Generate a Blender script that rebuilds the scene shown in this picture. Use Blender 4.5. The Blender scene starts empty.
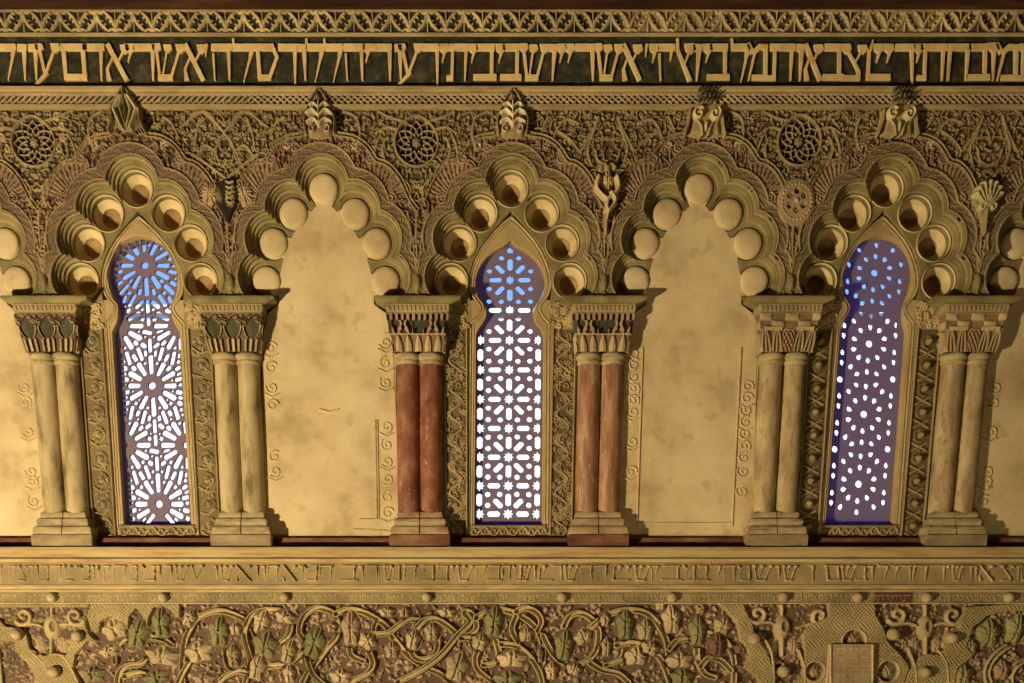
import bpy, bmesh, math, random
import numpy as np
from mathutils import Vector, Matrix
PI = math.pi
scene = bpy.context.scene
COL = scene.collection

# ------------------------------------------------------------------ camera
# plane Y=0 is the face of the carved wall, x to the right, z up; one window bay = 1 m
FPX, TH, HORIZ = 1000.0, math.radians(11.5), 600.0
CT, ST = math.cos(TH), math.sin(TH)
PYC = HORIZ + FPX*math.tan(TH)
_t = (PYC-341.5)/FPX
_dep = FPX/184.4
DIST = _dep*(CT+_t*ST)
CAMZ = -_dep*(-ST+_t*CT)
cam = bpy.data.objects.new('camera', bpy.data.cameras.new('camera'))
COL.objects.link(cam)
PXC, AX0 = 467.0, 510.5            # principal column; column of the middle bay axis at mid height
CAMX = -(AX0-PXC)/FPX*_dep
cam.location = (CAMX, -DIST, CAMZ)
cam.rotation_euler = (PI/2-TH, 0, 0)
cam.data.sensor_width = 36
cam.data.lens = FPX/1024*36
cam.data.shift_x = (512-PXC)/1024
cam.data.shift_y = (PYC-341.5)/1024
cam.data.clip_end = 200
scene.camera = cam

def ap(px, py, Y=0.0):         # point of the plane Y seen at a pixel of the photograph
    t = (PYC-py)/FPX
    d = (DIST+Y)/(CT+t*ST)
    return (CAMX+(px-PXC)/FPX*d, CAMZ+d*(-ST+t*CT))
def at(px, py, Y=0.0):         # same rows, but measured from the axis of a bay (px 512 = axis)
    t = (PYC-py)/FPX
    d = (DIST+Y)/(CT+t*ST)
    return ((px-512)/FPX*d, CAMZ+d*(-ST+t*CT))
def zw(py, Y=0.0): return at(512, py, Y)[1]
def hs(py, Y=0.0):            # pixels per metre across, at a row
    return 1.0/(at(513, py, Y)[0])

# ------------------------------------------------------------------ world, sun, lamps, exposure
w = bpy.data.worlds.new('world'); scene.world = w; w.use_nodes = True
bg = w.node_tree.nodes['Background']
bg.inputs[0].default_value = (0.33, 0.56, 0.93, 1); bg.inputs[1].default_value = 1.25
def lamp(name, kind, loc, target, energy, color, size=1.0):
    l = bpy.data.lights.new(name, kind); l.energy = energy; l.color = color
    o = bpy.data.objects.new(name, l); COL.objects.link(o); o.location = loc
    d = Vector(target)-Vector(loc)
    o.rotation_euler = d.to_track_quat('-Z', 'Y').to_euler()
    if kind == 'AREA': l.shape = 'DISK'; l.size = size
    if kind == 'SPOT': l.shadow_soft_size = size; l.spot_size = math.radians(70); l.spot_blend = 0.6
    return o
sun = lamp('sun', 'SUN', (0, -10, 12), (0, 0, 2), 9.0, (1, 0.97, 0.93)); sun.data.angle = 0.01
lamp('floodlight', 'AREA', (-4.7, -4.9, -2.9), (0.5, 0, 0.2), 650, (1.0, 0.80, 0.47), 0.28)
lamp('fill_light', 'AREA', (1.5, -4.2, -3.6), (0.6, 0, 0.0), 45, (1.0, 0.78, 0.42), 0.8)  # added fill lamp without a visible source, weak, from low in front
scene.view_settings.view_transform = 'Standard'
scene.view_settings.look = 'None'
scene.view_settings.exposure = 0.0
scene.view_settings.gamma = 1.0
scene.view_settings.use_curve_mapping = False

# ------------------------------------------------------------------ materials
def new_mat(name):
    m = bpy.data.materials.new(name); m.use_nodes = True
    nt = m.node_tree; b = nt.nodes['Principled BSDF']
    return m, nt, b
def stone(name, c1, c2=None, c3=None, scale=6.0, rough=0.85, bump=0.25, bscale=120.0, stretch=(1,1,1), tint=False, spots=None, varmin=0.72, dist=0.003):
    """weathered plaster or stone; tint=True multiplies the pigment stored on the mesh"""
    m, nt, b = new_mat(name); N = nt.nodes; L = nt.links
    geo = N.new('ShaderNodeNewGeometry')
    mp = N.new('ShaderNodeMapping'); mp.inputs['Scale'].default_value = stretch
    L.new(geo.outputs['Position'], mp.inputs['Vector'])
    n1 = N.new('ShaderNodeTexNoise'); n1.inputs['Scale'].default_value = scale; n1.inputs['Detail'].default_value = 8; n1.inputs['Roughness'].default_value = 0.62
    L.new(mp.outputs[0], n1.inputs['Vector'])
    rmp = N.new('ShaderNodeValToRGB')
    e = rmp.color_ramp.elements
    if tint:
        a = N.new('ShaderNodeAttribute'); a.attribute_name = 'Col'
        e[0].position = 0.3; e[0].color = (varmin,)*3+(1,); e[1].position = 0.68; e[1].color = (1.15, 1.15, 1.12, 1)
        L.new(n1.outputs['Fac'], rmp.inputs[0])
        mx = N.new('ShaderNodeMix'); mx.data_type = 'RGBA'; mx.blend_type = 'MULTIPLY'; mx.inputs[0].default_value = 1
        L.new(a.outputs['Color'], mx.inputs[6]); L.new(rmp.outputs[0], mx.inputs[7])
        outc = mx.outputs[2]
    else:
        c2 = c2 or tuple(x*0.7 for x in c1); c3 = c3 or tuple(x*1.12 for x in c1)
        e[0].position = 0.32; e[0].color = c2+(1,); e[1].position = 0.5; e[1].color = c1+(1,)
        x = e.new(0.68); x.color = c3+(1,)
        L.new(n1.outputs['Fac'], rmp.inputs[0]); outc = rmp.outputs[0]
    if spots:
        col, sc, thr, strg = spots
        n3 = N.new('ShaderNodeTexNoise'); n3.inputs['Scale'].default_value = sc; n3.inputs['Detail'].default_value = 4
        L.new(mp.outputs[0], n3.inputs['Vector'])
        mr = N.new('ShaderNodeMapRange'); mr.inputs[1].default_value = thr; mr.inputs[2].default_value = thr+0.08; mr.inputs[3].default_value = 0; mr.inputs[4].default_value = strg
        L.new(n3.outputs['Fac'], mr.inputs[0])
        mx2 = N.new('ShaderNodeMix'); mx2.data_type = 'RGBA'; L.new(mr.outputs[0], mx2.inputs[0]); L.new(outc, mx2.inputs[6]); mx2.inputs[7].default_value = col+(1,)
        outc = mx2.outputs[2]
    L.new(outc, b.inputs['Base Color'])
    b.inputs['Roughness'].default_value = rough
    b.inputs['Specular IOR Level'].default_value = 0.25
    if bump:
        n2 = N.new('ShaderNodeTexNoise'); n2.inputs['Scale'].default_value = bscale; n2.inputs['Detail'].default_value = 5
        L.new(geo.outputs['Position'], n2.inputs['Vector'])
        bp = N.new('ShaderNodeBump'); bp.inputs['Strength'].default_value = bump; bp.inputs['Distance'].default_value = dist
        L.new(n2.outputs['Fac'], bp.inputs['Height']); L.new(bp.outputs[0], b.inputs['Normal'])
    return m
M = {}
M['carved'] = stone('carved_stucco', None, tint=True, scale=5, bump=0.6, bscale=130, dist=0.005, varmin=0.62)
M['plaster'] = stone('infill_plaster', (0.55,0.43,0.245), (0.37,0.27,0.135), (0.64,0.52,0.31), scale=3.2, bump=0.35, bscale=40, dist=0.004, spots=((0.40,0.29,0.15), 9, 0.60, 0.55))
M['panel'] = stone('window_panel_plaster', (0.40,0.29,0.14), (0.28,0.19,0.09), (0.48,0.36,0.19), scale=4, bump=0.25, bscale=90)
M['mould'] = stone('arch_moulding_stucco', (0.205,0.165,0.07), (0.11,0.085,0.034), (0.29,0.235,0.11), scale=7, bump=0.3, bscale=110)
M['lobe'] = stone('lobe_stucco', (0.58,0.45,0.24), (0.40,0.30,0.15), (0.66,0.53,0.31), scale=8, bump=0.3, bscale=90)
M['hole'] = stone('shaded_lobe_hollow', (0.30,0.19,0.09), (0.17,0.10,0.045), (0.38,0.27,0.13), scale=14)  # brown, darker than the lobes: recess shade put into the colour
M['ring'] = stone('pale_moulding_stucco', (0.28,0.22,0.10), (0.16,0.12,0.05), (0.37,0.30,0.145), scale=7, bump=0.3, bscale=110)
M['cream'] = stone('cream_moulding', (0.39,0.295,0.155), (0.27,0.19,0.095), (0.47,0.36,0.20), scale=9, stretch=(0.6,1,3), bump=0.3)
M['ledge'] = stone('stained_ledge_stone', (0.46,0.34,0.16), (0.33,0.155,0.085), (0.52,0.41,0.20), scale=4, stretch=(0.7,1,8), bump=0.2)
M['shaft'] = stone('cream_shaft_stone', (0.40,0.31,0.165), (0.13,0.095,0.048), (0.50,0.40,0.23), scale=8, stretch=(1.6,1,0.45), bump=0.3, bscale=60, rough=0.6)
M['shaft_spot'] = stone('speckled_shaft_stone', (0.38,0.29,0.15), (0.20,0.14,0.065), (0.50,0.40,0.22), scale=9, stretch=(1.4,1,0.5), bump=0.3, bscale=60, rough=0.6, spots=((0.27,0.14,0.07), 30, 0.57, 0.75))
M['red'] = stone('red_marble', (0.215,0.078,0.045), (0.115,0.038,0.022), (0.30,0.15,0.09), scale=14, stretch=(1,1,0.6), bump=0.15, bscale=70, rough=0.5, spots=((0.50,0.30,0.18), 60, 0.62, 0.6))
M['pink'] = stone('faded_pink_marble', (0.29,0.15,0.085), (0.165,0.067,0.035), (0.45,0.29,0.17), scale=10, stretch=(2.2,1,0.35), bump=0.15, bscale=70, rough=0.5, spots=((0.54,0.38,0.24), 50, 0.6, 0.6))
M['redbase'] = stone('red_stone_plinth', (0.15,0.06,0.033), (0.08,0.028,0.016), (0.25,0.15,0.08), scale=4, stretch=(1.2,1,3), bump=0.2)
M['base'] = stone('base_stone', (0.36,0.28,0.15), (0.19,0.14,0.07), (0.46,0.37,0.21), scale=10, stretch=(1,1,3), bump=0.3)
M['plinth'] = stone('dark_plinth_stone', (0.26,0.19,0.10), (0.16,0.11,0.06), (0.36,0.27,0.15), scale=7, stretch=(1,1,2), bump=0.3)
M['basered'] = stone('reddened_base_stone', (0.34,0.24,0.13), (0.20,0.09,0.05), (0.44,0.34,0.19), scale=8, stretch=(1,1,2), bump=0.3)
M['frieze'] = stone('dark_painted_frieze', (0.030,0.030,0.018), (0.014,0.013,0.009), (0.075,0.065,0.035), scale=16, bump=0.5, bscale=60, spots=((0.12,0.09,0.045), 28, 0.60, 0.5))
M['letter'] = stone('gilt_letter_stucco', (0.66,0.48,0.22), (0.50,0.35,0.16), (0.72,0.55,0.29), scale=14, bump=0.25)
M['wood'] = stone('dark_red_wood', (0.055,0.022,0.010), (0.025,0.010,0.006), (0.10,0.045,0.02), scale=4, stretch=(0.5,1,6), bump=0.3, rough=0.6)
M['grey'] = stone('room_plaster', (0.22,0.17,0.11), scale=2, bump=0.1)
M['white'] = stone('whitewashed_wall', (0.86,0.86,0.86), (0.8,0.8,0.82), (0.9,0.9,0.9), scale=1, bump=0)
M['dark'] = stone('dark_reveal', (0.20,0.15,0.09), scale=6)
def lattice_mat():
    m, nt, b = new_mat('gypsum_lattice'); N, L = nt.nodes, nt.links
    b.inputs['Base Color'].default_value = (0.24,0.18,0.15,1); b.inputs['Roughness'].default_value = 0.9
    tr = N.new('ShaderNodeBsdfTranslucent'); tr.inputs[0].default_value = (0.33,0.28,0.98,1)  # violet tint stands in for glare around the bright openings
    mx = N.new('ShaderNodeMixShader'); mx.inputs[0].default_value = 0.32
    L.new(b.outputs[0], mx.inputs[1]); L.new(tr.outputs[0], mx.inputs[2])
    L.new(mx.outputs[0], N['Material Output'].inputs[0])
    return m
M['lattice'] = lattice_mat()
def glass_mat():
    m = bpy.data.materials.new('window_glass'); m.use_nodes = True
    N, L = m.node_tree.nodes, m.node_tree.links; N.clear()
    o = N.new('ShaderNodeOutputMaterial'); t = N.new('ShaderNodeBsdfTransparent'); t.inputs[0].default_value = (0.86,0.90,1.0,1)
    g = N.new('ShaderNodeBsdfGlossy'); g.inputs['Roughness'].default_value = 0.1
    f = N.new('ShaderNodeFresnel'); mx = N.new('ShaderNodeMixShader')
    L.new(f.outputs[0], mx.inputs[0]); L.new(t.outputs[0], mx.inputs[1]); L.new(g.outputs[0], mx.inputs[2]); L.new(mx.outputs[0], o.inputs[0])
    return m
M['glass'] = glass_mat()

# ------------------------------------------------------------------ object helpers
def link(name, me, mat, parent=None, loc=None):
    o = bpy.data.objects.new(name, me); COL.objects.link(o)
    if mat is not None:
        if not me.materials: me.materials.append(mat)
        elif me.materials[0] != mat:            # shared mesh, own material
            o.material_slots[0].link = 'OBJECT'; o.material_slots[0].material = mat
    if parent is not None: o.parent = parent
    if loc is not None: o.location = loc
    return o
def tag(o, label=None, cat=None, group=None, kind=None):
    if label: o['label'] = label
    if cat: o['category'] = cat
    if group: o['group'] = group
    if kind: o['kind'] = kind
    return o
def thing(name, loc, label, cat, group=None):
    o = bpy.data.objects.new(name, None); COL.objects.link(o); o.location = loc; o.empty_display_size = 0.1
    return tag(o, label, cat, group)
def copy_tree(o, parent=None):
    c = o.copy(); COL.objects.link(c); c.parent = parent
    for ch in list(o.children): copy_tree(ch, c)
    return c
def box_mesh(x0,x1,y0,y1,z0,z1, bev=0.0):
    bm = bmesh.new()
    bmesh.ops.create_cube(bm, size=1)
    for v in bm.verts:
        v.co = Vector(((x0+x1)/2+v.co.x*(x1-x0), (y0+y1)/2+v.co.y*(y1-y0), (z0+z1)/2+v.co.z*(z1-z0)))
    if bev: bmesh.ops.bevel(bm, geom=bm.edges[:], offset=bev, segments=2, affect='EDGES')
    me = bpy.data.meshes.new('m'); bm.to_mesh(me); bm.free(); return me
def profile_mesh(prof, x0, x1, segs=1):
    """prof: list of (Y,Z) from top to bottom; swept along x; closed to a back plane"""
    bm = bmesh.new(); ring = []
    for i in range(segs+1):
        x = x0+(x1-x0)*i/segs
        ring.append([bm.verts.new((x,y,z)) for y,z in prof])
    for i in range(segs):
        for j in range(len(prof)):
            k = (j+1) % len(prof)
            bm.faces.new((ring[i][j], ring[i][k], ring[i+1][k], ring[i+1][j]))
    bm.faces.new(list(reversed(ring[0]))); bm.faces.new(ring[-1])
    bmesh.ops.recalc_face_normals(bm, faces=bm.faces[:])
    me = bpy.data.meshes.new('m'); bm.to_mesh(me); bm.free(); return me
def smooth(me, ang=35):
    for p in me.polygons: p.use_smooth = True
    try: me.set_sharp_from_angle(angle=math.radians(ang))
    except Exception: pass
    return me
def plate(loops, yf, yb, bevel=0.0, seg=2):
    """solid plate from closed 2-D loops in (u,w); even-odd holes; front at Y=yf, back at Y=yb"""
    cu = bpy.data.curves.new('c', 'CURVE'); cu.dimensions = '2D'; cu.fill_mode = 'BOTH'
    th = yb-yf
    cu.extrude = max(th/2-bevel, 0.0); cu.bevel_depth = bevel; cu.bevel_resolution = seg
    if bevel: cu.offset = -bevel
    for lp in loops:
        s = cu.splines.new('POLY'); s.points.add(len(lp)-1)
        s.points.foreach_set('co', [c for p in lp for c in (p[0], p[1], 0, 1)])
        s.use_cyclic_u = True
    o = bpy.data.objects.new('tmp', cu)
    me = bpy.data.meshes.new_from_object(o)
    bpy.data.objects.remove(o); bpy.data.curves.remove(cu)
    me.transform(Matrix.Translation((0,(yf+yb)/2,0)) @ Matrix.Rotation(PI/2, 4, 'X'))
    me.validate()
    return smooth(me, 40)
def lathe(prof, n=40, cx=0, cy=0, jitter=None):
    bm = bmesh.new(); rings = []
    for r, z in prof:
        rings.append([bm.verts.new((cx+r*math.cos(2*PI*i/n), cy+r*math.sin(2*PI*i/n), z)) for i in range(n)])
    for a, b in zip(rings, rings[1:]):
        for i in range(n):
            j = (i+1) % n
            bm.faces.new((a[i], a[j], b[j], b[i]))
    bm.faces.new(list(reversed(rings[0]))); bm.faces.new(rings[-1])
    bmesh.ops.recalc_face_normals(bm, faces=bm.faces[:])
    me = bpy.data.meshes.new('m'); bm.to_mesh(me); bm.free(); return smooth(me, 50)

# ---- SDF contour (marching squares) -> loops
def contour(F, us, ws):
    """F[j,i] > 0 inside; returns closed loops of (u,w)"""
    F = np.where(np.abs(F) < 1e-9, 1e-9, F).copy()
    F[0,:] = -abs(F[0,:]); F[-1,:] = -abs(F[-1,:]); F[:,0] = -abs(F[:,0]); F[:,-1] = -abs(F[:,-1])
    ins = F > 0
    c = ins[:-1,:-1]*1 + ins[:-1,1:]*2 + ins[1:,1:]*4 + ins[1:,:-1]*8
    seg = {}
    T = {1:[(3,0)],2:[(0,1)],3:[(3,1)],4:[(1,2)],5:[(3,0),(1,2)],6:[(0,2)],7:[(3,2)],8:[(2,3)],9:[(2,0)],10:[(0,1),(2,3)],11:[(2,1)],12:[(1,3)],13:[(1,0)],14:[(0,3)]}
    def ek(j,i,e):
        return [(j,i,0),(j,i+1,1),(j+1,i,0),(j,i,1)][e]
    js, is_ = np.nonzero((c > 0) & (c < 15))
    for j, i in zip(js.tolist(), is_.tolist()):
        for a, b in T[int(c[j,i])]:
            seg[ek(j,i,a)] = ek(j,i,b)
    def pos(k):
        j, i, o = k
        if o == 0:
            f0, f1 = F[j,i], F[j,i+1]; t = f0/(f0-f1); return (us[i]+(us[i+1]-us[i])*t, ws[j])
        f0, f1 = F[j,i], F[j+1,i]; t = f0/(f0-f1); return (us[i], ws[j]+(ws[j+1]-ws[j])*t)
    loops = []
    while seg:
        k0 = next(iter(seg)); k = k0; lp = []
        while k in seg:
            lp.append(pos(k)); k = seg.pop(k)
        if len(lp) >= 6:
            out = [lp[0]]                       # drop points that lie closer than a hair
            for p in lp[1:]:
                if (p[0]-out[-1][0])**2+(p[1]-out[-1][1])**2 > (0.25*abs(us[1]-us[0]))**2: out.append(p)
            if len(out) >= 4: loops.append(out)
    return loops
def sd_circle(U, W, cu, cw, r): return r-np.hypot(U-cu, W-cw)
def sd_poly(U, W, P):
    """signed distance (positive inside) to a polygon"""
    P = np.asarray(P, float); d = np.full(U.shape, 1e9); ins = np.zeros(U.shape, bool)
    n = len(P)
    for a in range(n):
        x0,y0 = P[a]; x1,y1 = P[(a+1) % n]
        ex, ey = x1-x0, y1-y0; l2 = ex*ex+ey*ey+1e-18
        t = np.clip(((U-x0)*ex+(W-y0)*ey)/l2, 0, 1)
        d = np.minimum(d, np.hypot(U-x0-t*ex, W-y0-t*ey))
        if y0 != y1:
            cnd = ((y0 > W) != (y1 > W)) & (U < (x1-x0)*(W-y0)/(y1-y0)+x0)
            ins ^= cnd
    return np.where(ins, d, -d)

# ---- carved relief grid
class Relief:
    def __init__(s, u0, u1, w0, w1, step, ground):
        s.us = np.arange(u0, u1+step, step); s.ws = np.arange(w0, w1+step, step)
        s.U, s.W = np.meshgrid(s.us, s.ws); s.H = np.zeros(s.U.shape); s.C = np.empty(s.U.shape+(3,)); s.C[:] = ground
        s.u0, s.w0, s.st = u0, w0, step
    def sl(s, a, b, c, d):
        i0 = max(int((a-s.u0)/s.st)-1, 0); i1 = min(int((b-s.u0)/s.st)+3, len(s.us))
        j0 = max(int((c-s.w0)/s.st)-1, 0); j1 = min(int((d-s.w0)/s.st)+3, len(s.ws))
        if i0 >= i1 or j0 >= j1: return None
        return (slice(j0, j1), slice(i0, i1))
    def put(s, k, h, col, m, mode):
        H = s.H[k]
        if mode == 'max': m = m & (h > H)
        elif mode == 'add': h = H+h
        H[m] = h[m]
        if col is not None:
            s.C[k][m] = col
    def stroke(s, pts, r0, r1=None, h=0.01, col=None, mode='max', prof='round'):
        r1 = r0 if r1 is None else r1
        P = np.asarray(pts, float); rm = max(r0, r1)
        k = s.sl(P[:,0].min()-rm, P[:,0].max()+rm, P[:,1].min()-rm, P[:,1].max()+rm)
        if k is None: return
        U, W = s.U[k], s.W[k]; q = np.full(U.shape, 9.0); n = len(P)-1
        for a in range(n):
            x0,y0 = P[a]; x1,y1 = P[a+1]; ex, ey = x1-x0, y1-y0
            t = np.clip(((U-x0)*ex+(W-y0)*ey)/(ex*ex+ey*ey+1e-18), 0, 1)
            r = r0+(r1-r0)*(a+t)/n
            q = np.minimum(q, np.hypot(U-x0-t*ex, W-y0-t*ey)/r)
        if prof == 'round': hh = h*np.sqrt(np.clip(1-q*q, 0, 1))
        elif prof == 'double':
            hh = h*np.where(q > 0.42, np.sqrt(np.clip(1-((q-0.72)/0.3)**2, 0, 1)), 0.12)
            hh = np.maximum(hh, h*0.12)
        else: hh = h*np.clip((1-q)*4, 0, 1)
        s.put(k, hh, col, q < 1, mode)
    def blob(s, cu, cw, ru, rw, ang=0, h=0.015, col=None, mode='max', lobes=0, vein=0.0, point=0.0, prof=0.5):
        R = max(ru, rw)*1.25
        k = s.sl(cu-R, cu+R, cw-R, cw+R)
        if k is None: return
        U, W = s.U[k]-cu, s.W[k]-cw; ca, sa = math.cos(ang), math.sin(ang)
        x = (U*ca+W*sa)/ru; y = (-U*sa+W*ca)/rw
        a = np.arctan2(x, y); q = np.hypot(x, y)
        if point: q = q*(1+point*np.abs(x)**1.0*np.clip(y, 0, 1))
        if lobes: q = q*(1-0.13*np.cos(lobes*a))
        hh = h*np.clip(1-q*q, 0, 1)**prof
        if vein:
            hh = hh*(1-vein*(0.5+0.5*np.cos(a*2*max(lobes,4)))*np.clip(q*1.4, 0, 1))
            hh = hh-h*0.35*np.exp(-(x/0.09)**2)*(q < 0.9)
        s.put(k, hh, col, q < 1, mode)
    def poly(s, pts, h, col=None, mode='max', edge=0.003):
        P = np.asarray(pts, float)
        k = s.sl(P[:,0].min(), P[:,0].max(), P[:,1].min(), P[:,1].max())
        if k is None: return
        d = sd_poly(s.U[k], s.W[k], P)
        s.put(k, h*np.clip(d/edge, 0, 1), col, d > 0, mode)
    def grain(s, amp, seed=0, cell=2):
        r = np.random.RandomState(seed); n = r.rand(*[x//cell+2 for x in s.H.shape])
        n = np.kron(n, np.ones((cell, cell)))[:s.H.shape[0], :s.H.shape[1]]
        n = (n+np.roll(n,1,0)+np.roll(n,1,1)+np.roll(n,-1,0)+np.roll(n,-1,1))/5
        s.H += (n-0.5)*amp
    def mesh(s, Y, mask=None, dx=0.0):
        nj, ni = s.H.shape
        fm = np.ones((nj-1, ni-1), bool) if mask is None else mask[:nj-1, :ni-1]
        jj, ii = np.nonzero(fm)
        v = jj*ni+ii
        q = np.stack([v, v+1, v+ni+1, v+ni], 1)
        uq, inv = np.unique(q, return_inverse=True); inv = inv.reshape(q.shape)
        co = np.stack([s.U.ravel()[uq]-dx, Y-s.H.ravel()[uq], s.W.ravel()[uq]], 1).astype(np.float32)
        me = bpy.data.meshes.new('relief')
        me.vertices.add(len(uq)); me.vertices.foreach_set('co', co.ravel())
        me.loops.add(q.size); me.loops.foreach_set('vertex_index', inv.ravel().astype(np.int32))
        me.polygons.add(len(q)); me.polygons.foreach_set('loop_start', np.arange(0, q.size, 4, dtype=np.int32))
        me.polygons.foreach_set('loop_total', np.full(len(q), 4, np.int32))
        me.polygons.foreach_set('use_smooth', np.ones(len(q), bool))
        me.update(calc_edges=True)
        ca = me.color_attributes.new('Col', 'FLOAT_COLOR', 'POINT')
        c = np.ones((len(uq), 4), np.float32); c[:,:3] = s.C.reshape(-1,3)[uq]
        ca.data.foreach_set('color', c.ravel())
        me.validate(); return me

def spiral(cu, cw, R, turns, a0, sgn=1, n=14):
    out = []
    for i in range(n+1):
        t = i/n; r = R*(1-0.85*t); a = a0+sgn*turns*2*PI*t
        out.append((cu+r*math.cos(a), cw+r*math.sin(a)))
    return out
def catmull(P, n=6):
    P = [tuple(p) for p in P]
    if len(P) < 3: return P
    Q = [P[0]]+P+[P[-1]]; out = []
    for i in range(1, len(Q)-2):
        p0,p1,p2,p3 = Q[i-1],Q[i],Q[i+1],Q[i+2]
        for k in range(n):
            t = k/n
            out.append(tuple(0.5*(2*p1[d]+(p2[d]-p0[d])*t+(2*p0[d]-5*p1[d]+4*p2[d]-p3[d])*t*t+(3*p1[d]-p0[d]-3*p2[d]+p3[d])*t**3) for d in (0,1)))
    out.append(P[-1]); return out

# ------------------------------------------------------------------ the room (behind and around the camera)
XL, XR, YB, ZF, ZC = -11.0, 11.0, -11.0, -7.0, 1.75
def struct(name, me, mat): return tag(link(name, me, mat), kind='structure')
struct('floor', box_mesh(XL-.3, XR+.3, YB-.3, 0.6, ZF-.3, ZF), M['grey'])
struct('ceiling', box_mesh(XL-.3, XR+.3, YB-.3, 0.6, ZC, ZC+.3), M['wood'])
struct('wall_left', box_mesh(XL-.3, XL, YB, 0.6, ZF, ZC), M['grey'])
struct('wall_right', box_mesh(XR, XR+.3, YB, 0.6, ZF, ZC), M['grey'])
struct('wall_front', box_mesh(XL, XR, YB-.3, YB, ZF, ZC), M['grey'])

# ------------------------------------------------------------------ outlines shared by the arcade (in metres, bay centre u=0)
PANEL_Y, GRILLE_Y = 0.085, 0.135
def rel(pts, Y=0.0): return [at(512+dx, py, Y) for dx, py in pts]
def mirror(pts): return pts+[(-x, y) for x, y in reversed(pts)]
LC = [(0,184),(31,209),(52,239),(60,277.5)]           # lobe centres, pixels from the bay axis
LOBES = [at(512+x, y) for x, y in LC]+[at(512-x, y) for x, y in LC[1:]]
PX = 1/190.0
def envelope(U, W, r):
    d = np.full(U.shape, -9.0)
    for c in LOBES: d = np.maximum(d, sd_circle(U, W, c[0], c[1], r))
    return d
core_r = rel([(0,186),(31,209),(53,240),(62,279),(62,300)])
CORE = mirror(core_r)
# window head, panel and opening outlines
head_px = [(0,216),(7,222),(16,231),(26,243),(34,257),(39,270),(41,283),(39,294),(34,302),(30,308),(33,315),(40,323)]
open_px = [(0,241),(7,247),(16,252),(25,260),(31,270),(34,282),(32,293),(27,302),(23,309),(24,318),(30,327),(33,334)]
BOT = 524
open_round = [(0,236.5),(10,238.5),(20,244),(28,252.5),(33,264),(34.5,276),(33,288),(29.5,298),(27,305),(26,313),(28,322),(33,331)]
OPEN = {-2:open_round, 0:open_px, 2:open_round[:6]+[(33,288),(30.5,297),(29,305),(28.5,313),(30,322),(33,331)]}

# backing wall with three openings
hole_loops = []
def opening_loop(k, grow=0.0, Y=GRILLE_Y, bot=BOT, form=None):
    pts = mirror(catmull(rel(OPEN[k if form is None else form], Y), 3)+[at(512+33, bot, Y)])
    cw = sum(p[1] for p in pts)/len(pts)
    return [(k+p[0]*(1+grow/.17), p[1]+(grow if p[1] > cw else -grow)) for p in pts]
rect = [(-7,zw(700)-1),(7,zw(700)-1),(7,ZC+.1),(-7,ZC+.1)]
wb = plate([[(XL,ZF),(XR,ZF),(XR,ZC+.2),(XL,ZC+.2)]]+[opening_loop(k, {-2:.006, 0:.012, 2:.040}[k]) for k in (-2,0,2)], 0.22, 0.27)
struct('wall_back', wb, M['dark'])

# ------------------------------------------------------------------ the carved wall face above the columns
CREAM = (0.44,0.335,0.18); OCHRE = (0.30,0.225,0.115); OLIVE = (0.23,0.185,0.08); ROSE = (0.29,0.19,0.12)
GROUND = (0.062,0.040,0.024); WINE = (0.070,0.034,0.024); DARKG = (0.05,0.045,0.03); GREEN = (0.24,0.23,0.075); PINKC = (0.52,0.36,0.24)
ZT, ZB = zw(104), zw(296.5)
R = Relief(-3.498, 3.498, ZB, ZT, 0.0027, GROUND)
R0 = 26*PX
OUT = [(13,128),(17,134.5),(24,136),(33,138),(43,144),(50,152),(56,161),(63,163),(71,169),(78,178),(83,188),(88,200),(94.6,210)]
outl = catmull([at(512+x, y) for x, y in OUT], 5)
outl[-1] = (0.5, outl[-1][1])
BORDERPOLY = [(0, outl[0][1]+0.02)]+outl+[(0.5, ZB-0.1), (0, ZB-0.1)]
rng = random.Random(7)
def both(fn, k):      # draw on both sides of the bay axis k (arch symmetric)
    fn(lambda p: (k+p[0], p[1])); fn(lambda p: (k-p[0], p[1]))
# classify
UL = np.abs(R.U-np.round(R.U))
band_d = -envelope(UL, R.W, R0)                      # distance outside the lobes
in_border = sd_poly(UL, R.W, BORDERPOLY) > 0
tone = 0.5+0.5*np.sin(R.U*1.1+0.6)                     # pigments survive better in some stretches of the wall
redness = np.clip(0.55-0.16*R.U, 0.15, 1)[..., None]
gcol = np.array(WINE)*redness+np.array((0.105,0.078,0.036))*(1-redness)
R.C[:] = np.array(GROUND)*redness+np.array((0.105,0.078,0.038))*(1-redness)
R.C[in_border] = gcol[in_border]
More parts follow.
